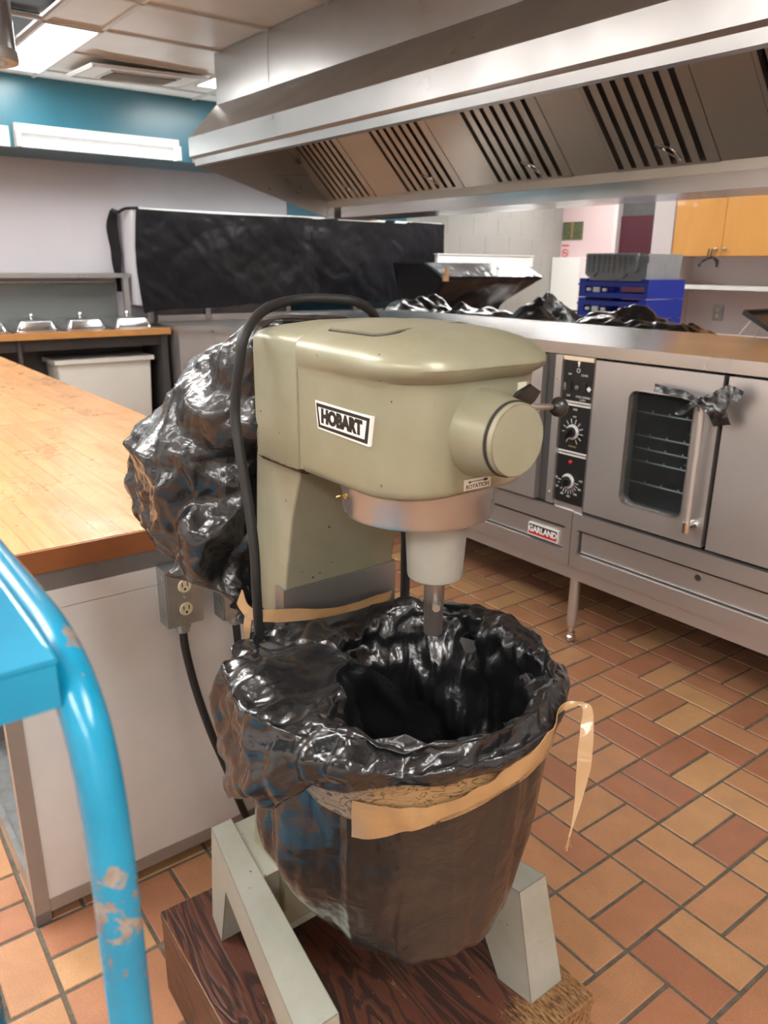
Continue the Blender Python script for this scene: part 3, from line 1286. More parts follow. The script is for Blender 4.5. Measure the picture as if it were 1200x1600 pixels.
# left oven: door, control column, lower front with the maker's plate
tL = empty('convection_oven', 'stainless convection oven with black dial panel and maker plate, left of the other', 'oven', (-2.4, 2.7, .338))
b = B()
bx(b, -2.80, -1.815, 2.40, 3.06, .36, 1.146)
fin('body', b, 'steel', tL, smooth=0)
b = B()
bx(b, -2.50, -1.992, OY - .03, OY + .045, .578, 1.145)
dL = fin('door', b, 'steel_z', tL, .004)
b = B()
bx(b, -2.80, -2.51, OY - .03, OY + .045, .578, 1.145)
fin('door', b, 'steel_z', tL, .004)
b = B()
bx(b, -1.990, -1.948, OY + .0, OY + .09, .575, 1.149)
fin('door_gasket', b, 'darkgrey', tL, .002)
b = B()
bx(b, -1.946, -1.914, OY - .012, OY + .09, .575, 1.149)
fin('control_frame', b, 'steel_z', tL, .003)
b = B()
bx(b, -1.914, -1.776, OY + .004, OY + .09, .560, 1.149)
fin('control_housing', b, 'steel', tL, .002)
for z in (.62, 1.06):
    b = B()
    lathe(b, [(.004, 0), (.004, .002), (.002, .004)], (-1.93, OY - .012, z), (0, -1, 0), 10)
    fin('screw', b, 'chrome', tL)
PY = OY + .0035


def panel(z0, z1):
    b = B()
    bx(b, -1.912, -1.779, PY - .003, PY, z0, z1)
    return fin('control_panel', b, 'blackmetal', tL, smooth=0)


pa, pb, pc = panel(.985, 1.132), panel(.795, .966), panel(.588, .775)
b = B()
for z in (.981, .9685, .791, .7785):
    bx(b, -1.912, -1.779, PY - .0035, PY - .001, z - .0016, z + .0016)
fin('panel_trim_line', b, 'glyph', tL, smooth=0)


def ring(b, cx, cz, r0, r1, y, mi=0, n=28, a0=0, a1=360):
    pts = []
    for q in range(n + 1):
        a = math.radians(a0 + (a1 - a0) * q / n)
        pts.append((Vector((cx + r0 * math.cos(a), y, cz + r0 * math.sin(a))), Vector((cx + r1 * math.cos(a), y, cz + r1 * math.sin(a)))))
    for q in range(n):
        vs = [b.verts.new(p) for p in (pts[q][0], pts[q][1], pts[q + 1][1], pts[q + 1][0])]
        b.faces.new(vs).material_index = mi


def dash(b, cx, cz, a, r0, r1, wd, y):
    d = Vector((math.cos(a), 0, math.sin(a)))
    s = Vector((-math.sin(a), 0, math.cos(a))) * wd
    o = Vector((cx, y, cz))
    b.faces.new([b.verts.new(p) for p in (o + d * r0 - s, o + d * r1 - s, o + d * r1 + s, o + d * r0 + s)])


YF = PY - .0036


def dial(cx, cz, parent, angs):
    b = B()
    for a in angs:
        dash(b, cx, cz, math.radians(a), .033, .050, .0011, YF)
    fin('dial_scale', b, 'glyph', parent, smooth=0)
    b = B()
    lathe(b, [(.020, 0), (.029, 0), (.029, .004), (.026, .007), (.020, .007)], (cx, PY - .003, cz), (0, -1, 0), 28)
    lathe(b, [(.020, 0), (.020, .018), (.018, .022)], (cx, PY - .003, cz), (0, -1, 0), 28, 1)
    bx(b, -.006, .006, -.034, 0, -.019, .019, 1, Matrix.Translation((cx, PY - .012, cz)) @ Matrix.Rotation(.5, 4, 'Y'))
    fin('dial_knob', b, ['knobwhite', 'leverblack'], parent)


dial(-1.850, .868, pb, range(-60, 260, 27))
dial(-1.852, .676, pc, list(range(180, 371, 16)))
dx_, dz_ = (1, 0, 0), (0, 0, 1)
text('printed_label', 'TIME', (-1.846, YF, .953), dx_, dz_, .0095, 'glyph', pb, .0001)
text('printed_label', 'OFF', (-1.846, YF, .926), dx_, dz_, .0095, 'glyph', pb, .0001)
text('printed_label', 'MINUTES', (-1.846, YF, .812), dx_, dz_, .009, 'glyph_gold', pb, .0001)
for tx, x, z in (('ON', -1.884, 1.082), ('COOK', -1.816, 1.082), ('OFF', -1.884, 1.002), ('COOL DOWN', -1.816, 1.002), ('LIGHT', -1.816, .994)):
    text('printed_label', tx, (x, YF, z - (0 if tx != 'LIGHT' else .003)), dx_, dz_, .0100, 'glyph', pa, .0001)
text('printed_label', 'OVEN', (-1.904, YF, 1.035), dz_, (-1, 0, 0), .0100, 'glyph', pa, .0001)
for tx, ang in (('500', 10), ('450', -22), ('400', -50), ('350', -85), ('300', -115), ('250', -150), ('200', -185)):
    a = math.radians(ang)
    text('printed_number', tx, (-1.852 + .060 * math.cos(a), YF, .676 + .060 * math.sin(a)), dx_, dz_, .011, 'glyph', pc, .0001)
b = B()
lathe(b, [(.0085, 0), (.0085, .003), (.006, .007), (.002, .009)], (-1.846, PY - .003, .752), (0, -1, 0), 16)
fin('indicator_lamp', b, 'redpanel', pc)
b = B()
lathe(b, [(.0085, 0), (.0085, .003), (.005, .006)], (-1.848, PY - .003, 1.035), (0, -1, 0), 14)
fin('push_button', b, 'galv', pa)
for x in (-1.882, -1.815):
    b = B()
    bx(b, x - .010, x + .010, PY - .008, PY - .002, 1.022, 1.056)
    fin('rocker_switch', b, 'leverblack', pa, .002)
b = B()
ring(b, -1.846, 1.098, .006, .008, YF)
ring(b, -1.846, 1.126, 0, .006, YF)
dash(b, -1.846, 1.126, -PI / 2, .005, .014, .003, YF)
for a in range(4):
    ring(b, -1.792 + .005 * math.cos(a * PI / 2), 1.035 + .005 * math.sin(a * PI / 2), 0, .0045, YF, n=10)
fin('panel_symbols', b, 'glyph', pa, smooth=0)
b = B()
bx(b, -1.916, -1.776, OY - .006, OY + .02, 1.134, 1.149)
fin('panel_shim', b, 'cream', tL, .002)
# lower front with plate
b = B()
x0, x1 = -2.80, -1.815
for a in ((x0, x1, .495, .564), (x0, x1, .340, .398), (-1.845, x1, .398, .495)):
    bx(b, a[0], a[1], OY - .004, OY + .03, a[2], a[3])
fin('lower_frame', b, 'steel', tL, .003)
b = B()
bx(b, x0, -1.851, OY + .012, OY + .03, .404, .481)
lp = fin('lower_panel', b, 'steel', tL, .003)
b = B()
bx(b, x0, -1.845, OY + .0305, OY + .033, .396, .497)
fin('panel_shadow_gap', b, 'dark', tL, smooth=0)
b = B()
bx(b, -2.037, -1.880, OY + .001, OY + .0125, .412, .462)
bx(b, -2.032, -1.885, OY + .0002, OY + .002, .416, .458, 1)
bx(b, -2.032, -1.885, OY - .0003, OY + .001, .416, .428, 2)
mp = fin('maker_plate', b, ['plate', 'black_print', 'redpanel'], lp, smooth=0)
text('plate_lettering', 'GARLAND', (-1.9585, OY - .0008, .438), dx_, dz_, .034, 'glyph', lp, .0004, .0012, .92)

# black ribbon tied on the oven handle
t = empty('tied_black_ribbon', 'strip of black film knotted round the top of the oven door handle', 'ribbon', (-1.316, 2.26, 1.05))
b = B()
hy = OY - .062
ribbon(b, [(-1.318, hy - .002, 1.062), (-1.37, hy + .01, 1.075), (-1.43, hy + .02, 1.078), (-1.50, hy + .028, 1.082)],
       [(0, .002, .008), (0, .003, .012), (0, .003, .011), (0, .003, .013)], .003, 6, .006)
ribbon(b, [(-1.318, hy - .002, 1.055), (-1.35, hy + .01, 1.045), (-1.375, hy + .012, 1.025), (-1.40, hy + .012, 1.02)],
       [(0, .002, .006), (.002, .002, .012), (.004, .002, .014), (.004, .002, .010)], .002, 6, .006)
fin('long_tail', b, 'bag', t)
b = B()
ribbon(b, [(-1.314, hy - .002, 1.062), (-1.27, hy - .006, 1.085), (-1.235, hy + .0, 1.105), (-1.19, hy + .01, 1.095)],
       [(0, .003, .008), (0, .005, .014), (.004, .005, .020), (.003, .002, .016)], .003, 6, .010)
ribbon(b, [(-1.314, hy - .002, 1.058), (-1.275, hy - .008, 1.052), (-1.25, hy - .002, 1.03), (-1.235, hy + .005, 1.00)],
       [(0, .003, .008), (.004, .004, .020), (.018, .004, .018), (.024, .004, .006)], .003, 6, .010)
ribbon(b, [(-1.314, hy, 1.06), (-1.27, hy - .012, 1.07), (-1.22, hy - .006, 1.06)],
       [(0, .003, .008), (0, .004, .015), (.006, .004, .022)], .003, 6, .010)
fin('bow_tail', b, 'bag', t)
b = B()
lathe(b, [(.004, -.016), (.014, -.010), (.018, 0), (.014, .010), (.004, .016)], (-1.317, OY - .048, 1.060), (1, 0, .15), 14)
fin('knot', b, 'bag', t)

# ================================================================== WORK ISLAND (left)
isl = empty('work_island', 'kitchen work island with butcher block top and white laminate end', 'island', (-3.5, .66, 0))
IX0, IX1, IY0, IY1 = -5.5, -1.6, .232, 1.07
b = B()
bx(b, IX0, IX1, IY0, IY1, .850, .884)
fin('top_core', b, 'woodedge', isl, smooth=0)
b = B()
bx(b, IX1 - .002, IX1 + .004, IY0 - .003, IY1, .852, .899)
fin('top_end_strip', b, 'woodedge', isl, .001)
# staves
slabs = ((IX0, -3.012), (-3.010, IX1 - .003))
rows = 17
wst = (IY1 - IY0) / rows
for (sa, sb) in slabs:
    for rI in range(rows):
        y0 = IY0 + wst * rI
        x = sb
        while x > sa + .01:
            L = random.uniform(.38, .85)
            xn = max(sa, x - L)
            if xn - sa < .15: xn = sa
            b = B()
            bx(b, xn + .0003, x - .0003, y0 + .0003, y0 + wst - .0003, .882, .900 + random.uniform(-.0002, .0002))
            fin('stave', b, 'stave', isl, smooth=0)
            x = xn
b = B()
bx(b, IX0 + .02, IX1 - .004, IY0 + .004, IY1 - .02, .808, .850)
fin('under_rail', b, 'greytrim', isl, .001)
b = B()
bx(b, -1.622, -1.600, .2655, 1.05, .766, .808)
fin('end_panel_upper', b, 'laminate', isl, .0008)
b = B()
bx(b, -1.622, -1.600, .2655, 1.05, .060, .7645)
fin('end_panel', b, 'laminate', isl, .0008)
b = B()
bx(b, -1.622, -1.597, .2655, 1.05, .026, .060)
fin('bottom_trim', b, 'taupe', isl, .001)
b = B()
bx(b, -1.626, -1.598, .232, .2650, .030, .808)
pst = fin('corner_post', b, 'taupe', isl, .0015)
b = B()
bx(b, -1.627, -1.597, .231, .2650, .0, .030)
fin('post_foot', b, 'greytrim', pst, .001)
b = B()
bx(b, IX0, -1.622, 1.03, 1.05, .03, .808)
fin('back_panel', b, 'greytrim', isl, smooth=0)
b = B()
bx(b, IX0, -1.626, .245, 1.03, .085, .10)
bx(b, IX0, -1.626, .232, .245, .065, .115)
fin('bottom_shelf', b, 'galv', isl, .002)
b = B()
bx(b, IX0, -1.626, .232, .245, .055, .065)
fin('shelf_lip', b, 'taupe', isl, smooth=0)
b = B()
bx(b, -2.30, -2.27, .28, 1.03, .10, .808)
fin('divider', b, 'greytrim', isl, smooth=0)
b = B()
bx(b, -1.9, -1.7, .30, .42, .1005, .118, M=None)
t = fin('wood_scrap', b, 'ledge', None, .003)
tag(t, 'small brown scrap of board on the bottom shelf of the island', 'board')


def outlet_box(y0, y1, z0, z1, parent, nm):
    b = B()
    bx(b, -1.600, -1.552, y0, y1, z0, z1)
    ob_ = fin('outlet_box', b, 'galv', parent, .006, 3)
    b = B()
    bx(b, -1.5525, -1.547, y0 + .003, y1 - .003, z0 + .003, z1 - .003)
    fin('cover_plate', b, 'galv', ob_, .003)
    yc = (y0 + y1) / 2
    for zc in (z0 + (z1 - z0) * .30, z0 + (z1 - z0) * .70):
        b = B()
        lathe(b, [(.0155, 0), (.0155, .003), (.0145, .004)], (-1.548, yc, zc), (1, 0, 0), 24)
        for dy in (-.0062, .0062):
            bx(b, -1.5445, -1.5434, yc + dy - .0012, yc + dy + .0012, zc - .001, zc + .009, 1)
        cyl(b, (-1.5445, yc, zc - .007), (-1.5434, yc, zc - .007), .003, 12, 1)
        fin('receptacle', b, ['cream', 'dark'], ob_)
    b = B()
    lathe(b, [(.004, 0), (.003, .002)], (-1.547, yc, (z0 + z1) / 2), (1, 0, 0), 10)
    for zc in (z0 + .03, z1 - .03):
        lathe(b, [(.0, 0), (.011, 0), (.011, .001), (.0, .001)], (-1.576, y0, zc), (0, -1, 0), 16)
    fin('knockout', b, 'galv', ob_)
    b = B()
    lathe(b, [(.017, 0), (.019, -.004), (.019, -.014), (.016, -.016), (.016, -.024), (.013, -.026)], (-1.575, yc, z0), (0, 0, 1), 12)
    fin('cord_connector', b, 'galv', ob_, smooth=20)
    return ob_


outlet_box(.582, .667, .672, .812, isl, 'a')
outlet_box(.716, .801, .655, .795, isl, 'b')
b = B()
tube(b, [(-1.575, .6245, .655), (-1.572, .626, .60), (-1.56, .638, .50), (-1.545, .662, .38), (-1.535, .692, .27), (-1.53, .72, .16), (-1.55, .76, .06), (-1.62, .82, .03)], .0095, 12, 5)
tag(fin('power_cord', b, 'rubber'), 'thick black cord hanging from the left outlet box', 'cord')
b = B()
tube(b, [(-1.575, .7585, .635), (-1.572, .760, .58), (-1.57, .765, .45), (-1.565, .78, .30), (-1.56, .80, .12), (-1.58, .84, .03)], .0095, 12, 5)
tag(fin('power_cord', b, 'rubber'), 'black cord hanging from the right outlet box behind the bag', 'cord')

# ================================================================== WOODEN PLINTH
t = empty('wooden_plinth', 'dark red stained plywood box carrying the mixer', 'plinth', (-.95, .69, 0))
MRZ = Matrix.Translation((-1.27, .409, 0)) @ Matrix.Rotation(math.radians(-1.8), 4, 'Z') @ Matrix.Translation((1.27, -.409, 0))
b = B()
bx(b, -1.27, -.632, .409, .985, .182, .200, M=MRZ)
fin('top_board', b, 'plinth', t, .0025)
for a in ((-1.268, -.634, .410, .428), (-1.268, -.634, .965, .983), (-1.268, -1.25, .428, .965), (-.652, -.634, .428, .965)):
    b = B()
    bx(b, *a, 0, .182, M=MRZ)
    fin('side_board', b, 'plinth', t, .002)

# ================================================================== MIXER
mx = empty('stand_mixer', 'large grey green planetary stand mixer with a white and black name plate', 'mixer', (-.95, .666, .2))
CY = .666


def rrect(x0, x1, y0, y1, rf, rb, n=7):
    """rounded rectangle, front (x1) corners radius rf, back corners rb"""
    out = []
    for cx, cy, a0, r in ((x1 - rf, y1 - rf, 0, rf), (x0 + rb, y1 - rb, 90, rb), (x0 + rb, y0 + rb, 180, rb), (x1 - rf, y0 + rf, 270, rf)):
        for q in range(n + 1):
            a = math.radians(a0 + 90 * q / n)
            out.append((cx + r * math.cos(a), cy + r * math.sin(a)))
    return out


def stack(b, secs, mi=0):
    """secs: list of (outline, z or function)"""
    rows = []
    for pts, z in secs:
        rows.append([Vector((p[0], p[1], z(p) if callable(z) else z)) for p in pts])
    V = sheet(b, rows, True, mi)
    b.faces.new(V[0][::-1])
    b.faces.new(V[-1])


# front section (gear head)
HX0, HX1, HW = -.893, -.672, .127


def headsec(z, o, x0=HX0, rf=.074, rb=.006, x1=HX1, w=HW, fr=0.0):
    ox = o
    return (rrect(x0, x1 + o + fr, CY - w - o, CY + w + o, max(.012, rf + o * .8), rb), z)


b = B()
secs = [headsec(1.186, -.012), headsec(1.188, -.006), headsec(1.193, -.002), headsec(1.20, 0), headsec(1.24, .001), headsec(1.30, .002),
        headsec(1.322, .002), headsec(1.330, .0025), headsec(1.334, .005, fr=.003), headsec(1.339, .0105, fr=.006), headsec(1.347, .0135, fr=.007),
        headsec(1.355, .0125, fr=.006), headsec(1.3625, .0075, fr=.003), headsec(1.369, -.002), headsec(1.3750, -.014), headsec(1.3800, -.030),
        headsec(1.3845, -.05), headsec(1.388, -.075), headsec(1.390, -.10), headsec(1.3905, -.118)]
stack(b, secs)
# fade the bulge towards the seam and drop the top a little there
for v in b.verts:
    k_ = min(1, max(0, (v.co.x - HX0) / .07))
    if v.co.z > 1.325 and v.co.z < 1.368:
        lim = HW + .002
        dy = v.co.y - CY
        if abs(dy) > lim:
            v.co.y = CY + math.copysign(lim + (abs(dy) - lim) * (.25 + .75 * k_), dy)
head = fin('gear_head', b, 'mixer', mx, smooth=40)
# rear section (motor end), slightly narrower, bottom a little lower
b = B()
RX0, RX1 = -1.035, -.899
def rsec(z, o):
    return (rrect(RX0 - o, RX1, CY - .124 - o, CY + .124 + o, .004, .022 + max(0, o)), z)
stack(b, [rsec(1.180, -.010), rsec(1.182, -.004), rsec(1.187, 0), rsec(1.25, .001), rsec(1.34, .001), rsec(1.360, .0), rsec(1.367, -.004), rsec(1.3725, -.012), rsec(1.3775, -.028), rsec(1.381, -.046), rsec(1.384, -.060), rsec(1.385, -.066)])
fin('motor_housing', b, 'mixer', mx, smooth=40)
b = B()
stack(b, [(rrect(-.902, -.890, CY - .1225, CY + .1225, .003, .003), 1.19), (rrect(-.902, -.890, CY - .1225, CY + .1225, .003, .003), 1.36), (rrect(-.902, -.890, CY - .10, CY + .10, .003, .003), 1.375)])
fin('housing_seam', b, 'mixer', mx)
# lid plate with a dark joint
lid = []
for cx_, cy_, a0_, rr_ in ((-.812, CY + .050, 0, .038), (-.855, CY + .086, 90, .006), (-.855, CY - .092, 180, .006), (-.766, CY - .074, 270, .024)):
    for q in range(7):
        a_ = math.radians(a0_ + 15 * q)
        lid.append((cx_ + rr_ * math.cos(a_), cy_ + rr_ * math.sin(a_)))
TOPZ = [(.002, 1.369), (.014, 1.375), (.030, 1.380), (.05, 1.3845), (.075, 1.388), (.10, 1.390), (.13, 1.3905)]


def topz(x, y):
    d_ = min(HW - abs(y - CY), HX1 - x)
    for (d0, z0), (d1, z1) in zip(TOPZ[:-1], TOPZ[1:]):
        if d_ <= d1: return z0 + (z1 - z0) * max(0, (d_ - d0) / (d1 - d0))
    return 1.3905


def lidplate(b, sc_, dz):
    cx_, cy_ = -.83, CY
    rows_ = []
    for kf in (1.0, 1.0, .97, .8, .6, .4, .2, .02):
        rows_.append([])
        for (x, y) in lid:
            g = sc_ * kf
            X_, Y_ = cx_ + (x - cx_) * g, cy_ + (y - cy_) * g
            rows_[-1].append(Vector((X_, Y_, topz(X_, Y_) + (dz if len(rows_) > 1 else -.004))))
    V_ = sheet(b, rows_, True)
    b.faces.new(V_[-1])


b = B()
lidplate(b, 1.03, .0006)
fin('lid_joint', b, 'dark', mx, smooth=30)
b = B()
lidplate(b, 1.0, .0022)
fin('lid', b, 'mixer', mx, smooth=30)
# hub for attachments
b = B()
lathe(b, [(.0575, -.03), (.0575, 0), (.0555, .003), (.0545, .006), (.0465, .050), (.0462, .052), (.030, .052)], (-.674, CY, 1.266), (1, 0, 0), 48)
hub = fin('attachment_hub', b, 'mixer', mx, smooth=35)
b = B()
lathe(b, [(.0445, 0), (.0445, .012), (.0435, .0135), (.020, .0142), (.0, .0142)], (-.624, CY, 1.266), (1, 0, 0), 48)
fin('hub_cap', b, 'mixer', hub, smooth=35)
b = B()
lathe(b, [(.0455, -.002), (.0462, .002), (.0455, .004)], (-.622, CY, 1.266), (1, 0, 0), 40, caps=False)
fin('hub_joint', b, 'dark', hub)
# planetary ring, housing, shaft
b = B()
lathe(b, [(.070, .0), (.096, .0), (.103, .003), (.1055, .009), (.1055, .030), (.108, .036), (.108, .058)], (-.789, CY, 1.135), n=64)
fin('planetary_ring', b, 'ringsteel', mx)
b = B()
lathe(b, [(.0, .0), (.034, .0), (.0375, .003), (.0385, .007), (.0425, .075), (.043, .09)], (-.750, CY, 1.048), n=40)
sh = fin('agitator_housing', b, 'paleprime', mx)
b = B()
lathe(b, [(.0, -.004), (.0125, -.004), (.0135, -.002), (.0135, .040), (.0142, .041), (.0142, .09)], (-.750, CY, .966), n=28)
ag = fin('agitator_shaft', b, 'castspindle', mx)
b = B()
lathe(b, [(.0065, 0), (.0065, .012), (.0055, .014), (.0, .014)], (-.738, CY - .006, 1.012), (.75, -.65, 0), 14)
fin('drive_pin', b, 'castspindle', ag)
b = B()
tube(b, [(-.815, CY - .106, 1.168), (-.815, CY - .113, 1.169), (-.818, CY - .117, 1.167)], .0016, 8, 4)
lathe(b, [(.004, 0), (.004, .004)], (-.812, CY - .104, 1.168), (0, -1, 0), 10)
fin('grease_nipple', b, 'brass', mx)
# name plate
b = B()
NY = CY - HW - .002
pl = [(-.846, 1.2935), (-.7235, 1.2905), (-.7285, 1.2535), (-.8405, 1.2575)]
prism(b, pl, NY - .0012, NY + .004, 'y')
npb = fin('name_plate', b, 'plate', head, .003, 2, smooth=40)
b = B()
c0 = (-.785, 1.2742)
def shrink(f, g): return [(c0[0] + (p[0] - c0[0]) * f, c0[1] + (p[1] - c0[1]) * g) for p in pl]
prism(b, shrink(.95, .86), NY - .0018, NY - .0006, 'y')
fin('plate_border', b, 'black_print', head, smooth=0)
b = B()
prism(b, shrink(.86, .62), NY - .0023, NY - .0012, 'y')
fin('plate_field', b, 'plate', head, smooth=0)
text('plate_lettering', 'HOBART', (-.7855, NY - .0026, 1.2742), (1, 0, -.02), (0, 0, 1), .0235, 'black_print', head, .0003, .0015, .95)
# rotation label on the front
b = B()
FXL = HX1 + .0006
bx(b, FXL, FXL + .0008, .6395, .6855, 1.1865 + .008, 1.1985 + .010)
fin('rotation_label', b, 'sticker', head, smooth=0)
text('rotation_lettering', 'ROTATION', (FXL + .0010, .6625, 1.1985), (0, 1, .0), (0, 0, 1), .0078, 'black_print', head, .0001, .0001)
b = B()
bx(b, FXL + .0009, FXL + .0013, .646, .674, 1.2045, 1.2052)
b.faces.new([b.verts.new(p) for p in ((FXL + .0014, .645, 1.2048), (FXL + .0014, .650, 1.2066), (FXL + .0014, .650, 1.203))])
bx(b, FXL + .0009, FXL + .0013, .673, .679, 1.2033, 1.2064)
fin('rotation_arrow', b, 'black_print', head, smooth=0)
# speed lever and switch on the far front side
b = B()
tube(b, [(-.70, CY + .110, 1.288), (-.675, .757, 1.288), (-.672, .80, 1.284)], .0042, 10, 4)
lv = fin('speed_lever', b, 'dullsteel', mx)
b = B()
lathe(b, [(.003, -.0135), (.008, -.011), (.0125, -.005), (.0138, 0), (.0125, .005), (.008, .011), (.003, .0135)], (-.671, .806, 1.283), (0, 1, 0), 18)
fin('lever_knob', b, 'leverblack', lv)
b = B()
ribbon(b, [(-.664, .716, 1.298), (-.655, .722, 1.306), (-.648, .732, 1.318)], [(.002, .006, -.004), (.003, .010, -.006), (.002, .006, -.004)], .004, 5, 0)
fin('switch_lever', b, 'leverblack', mx, smooth=50)
b = B()
bx(b, -.690, -.668, .722, .738, 1.300, 1.322)
fin('switch_guard', b, 'sticker', mx, .004)
# column
b = B()
def colsec(z, xf, xb, w, r=.004):
    return (rrect(xb, xf, CY - w, CY + w, r, .018), z)
stack(b, [colsec(.30, -1.0, -1.14, .118), colsec(.6, -.992, -1.11, .110), colsec(.98, -.980, -1.085, .106), colsec(1.10, -.955, -1.078, .105), colsec(1.185, -.925, -1.07, .105)])
fin('column', b, 'mixer', mx)
b = B()
prism(b, [(-.986, .45), (-.9775, .975), (-1.004, .975), (-1.013, .45)], CY - .1115, CY + .1115, 'y')
fin('slide_plate', b, 'dullplate', mx, .002)
# base: rear cross piece and two arched legs splayed outwards
b = B()
bx(b, -1.18, -1.02, .51, .822, .26, .411)
fin('rear_base', b, 'mixer_leg', mx, .012, 3)
prof = [(-1.197, .200), (-1.128, .200), (-1.105, .335), (-.815, .335), (-.745, .200), (-.672, .200), (-.716, .417), (-1.190, .417)]
for s in (-1, 1):
    b = B()
    A_, C_ = [], []
    for x, z in prof:
        f = (x + 1.19) / .47
        yc = .1465 + .0775 * f
        hwid = .0215 + .0125 * f
        if z < .25: hwid += .003
        A_.append(b.verts.new((x, CY + s * (yc - hwid), z)))
        C_.append(b.verts.new((x, CY + s * (yc + hwid + (.0 if z > .25 else .006)), z)))
    n_ = len(prof)
    for tri in ((0, 1, 2, 7), (7, 2, 3, 6), (6, 3, 4, 5)):
        b.faces.new([A_[q] for q in tri])
        b.faces.new([C_[q] for q in tri[::-1]])
    for q in range(n_):
        b.faces.new((A_[q], A_[(q + 1) % n_], C_[(q + 1) % n_], C_[q]))
    fin('leg', b, 'mixer_leg', mx, .006, 3)
# bowl arms hidden behind the liner, and the bowl itself
b = B()
tube(b, [(-1.0, CY - .10, .80), (-.95, CY - .18, .80), (-.85, CY - .195, .80), (-.79, CY - .197, .80)], .011, 10, 4)
tube(b, [(-1.0, CY + .10, .80), (-.95, CY + .18, .80), (-.85, CY + .195, .80), (-.79, CY + .197, .80)], .011, 10, 4)
fin('bowl_yoke', b, 'mixer', mx)

b = B()
lathe(b, [(.0, .52), (.09, .52), (.14, .56), (.165, .64), (.175, .76), (.178, .86), (.180, .86), (.177, .76), (.168, .64), (.143, .557), (.09, .515), (.0, .515)], (-.79, CY, 0), n=48)
fin('mixing_bowl', b, 'steel', mx)

# power cords of the mixer
b = B()
tube(b, [(-1.13, .86, 1.12), (-1.11, .85, 1.25), (-1.06, .80, 1.36), (-1.02, .735, 1.402), (-1.03, .68, 1.411), (-1.04, .62, 1.409), (-1.02, .56, 1.396), (-.985, .512, 1.368), (-.985, .502, 1.332), (-1.003, .500, 1.263),
         (-.992, .498, 1.208), (-.974, .498, 1.14), (-.96, .498, 1.065), (-.962, .500, .985), (-.985, .515, .90), (-1.02, .55, .80), (-1.08, .56, .5)], .0074, 12, 6)
t = fin('mixer_power_cord', b, 'rubber')
tag(t, 'thick black cable arching over the mixer head and down its rear', 'cord')
b = B()
tube(b, [(-1.12, .86, 1.10), (-1.10, .893, 1.0), (-1.10, .899, .90), (-1.10, .899, .78), (-1.10, .90, .45), (-1.12, .92, .21)], .0095, 12, 5)
tag(fin('mixer_power_cord', b, 'rubber'), 'black cable hanging straight down behind the mixer column', 'cord')

# ================================================================== BIN LINERS
def ridged(p, s, st=None):
    q = Vector(p) * s
    if st: q = Vector((q.x * st[0], q.y * st[1], q.z * st[2]))
    return 1 - abs(noise.noise(q)) * 2.2


def cell(p, s):
    d, _ = noise.voronoi(Vector(p) * s)
    return min(.5, d[1] - d[0])


def _h(i, j, s):
    x = math.sin(i * 127.1 + j * 311.7 + s * 74.7) * 43758.5453
    return x - math.floor(x)


def facet(u, v, s, per=0):
    """height of a sheet crumpled into flat triangular facets, -0.5..0.5"""
    n_ = noise.noise_vector(Vector((u * .45, v * .45, s * 3.7))) if not per else \
        noise.noise_vector(Vector((math.cos(u / per * 2 * PI) * per * .08, math.sin(u / per * 2 * PI) * per * .08, v * .45 + s * 3.7)))
    u += .3 * n_.x
    v += .3 * n_.y
    i, j = math.floor(u), math.floor(v)
    fu, fv = u - i, v - j
    m = (lambda q: q % per) if per else (lambda q: q)
    a, b_, c, d = _h(m(i), j, s), _h(m(i + 1), j, s), _h(m(i), j + 1, s), _h(m(i + 1), j + 1, s)
    if _h(m(i), j, s + 9) > .5:
        h = a + (b_ - a) * fu + (d - b_) * fv if fu > fv else a + (d - c) * fu + (c - a) * fv
    else:
        h = a + (b_ - a) * fu + (c - a) * fv if fu + fv < 1 else d + (c - d) * (1 - fu) + (b_ - d) * (1 - fv)
    return h - .5


def fold_set(n, seed, f0, f1, bias=None):
    rg = random.Random(seed)
    out_ = []
    for _ in range(n):
        d_ = Vector((rg.gauss(0, 1), rg.gauss(0, 1), rg.gauss(0, 1)))
        if bias: d_ = Vector((d_.x * bias[0], d_.y * bias[1], d_.z * bias[2]))
        d_.normalize()
        out_.append((d_ * rg.uniform(f0, f1), rg.uniform(0, 1), Vector((rg.uniform(0, 50), rg.uniform(0, 50), rg.uniform(0, 50))), rg.uniform(.25, .75)))
    return out_


def folds(p, FS, gs=5.0):
    """straight folds: gated triangle waves, gives flat facets with sharp straight ridges"""
    t_ = 0.0
    for d_, ph, sd, du in FS:
        g_ = noise.noise(p * gs + sd)
        if g_ <= -.05: continue
        x_ = (p.dot(d_) + ph) % 1.0
        w_ = x_ / du if x_ < du else (1 - x_) / (1 - du)
        t_ += (w_ - .5) * min(1, (g_ + .05) * 4)
    return t_


FS1 = fold_set(9, 3, 4, 9)
FSB = fold_set(12, 11, 5, 10)
FSC = fold_set(14, 12, 12, 24)
FSD = fold_set(12, 17, 30, 60)


def smooth_interp(keys, a):
    """periodic interpolation over degrees; keys [(deg, val)]"""
    n = len(keys)
    for k in range(n):
        a0, v0 = keys[k]
        a1, v1 = keys[(k + 1) % n]
        if k == n - 1: a1 += 360
        aa = a if a >= a0 else a + 360
        if a0 <= aa <= a1:
            f = (aa - a0) / (a1 - a0)
            f = f * f * (3 - 2 * f)
            if isinstance(v0, tuple):
                return tuple(x + (y - x) * f for x, y in zip(v0, v1))
            return v0 + (v1 - v0) * f
    return keys[0][1]


BCX, BCY = -.79, .666
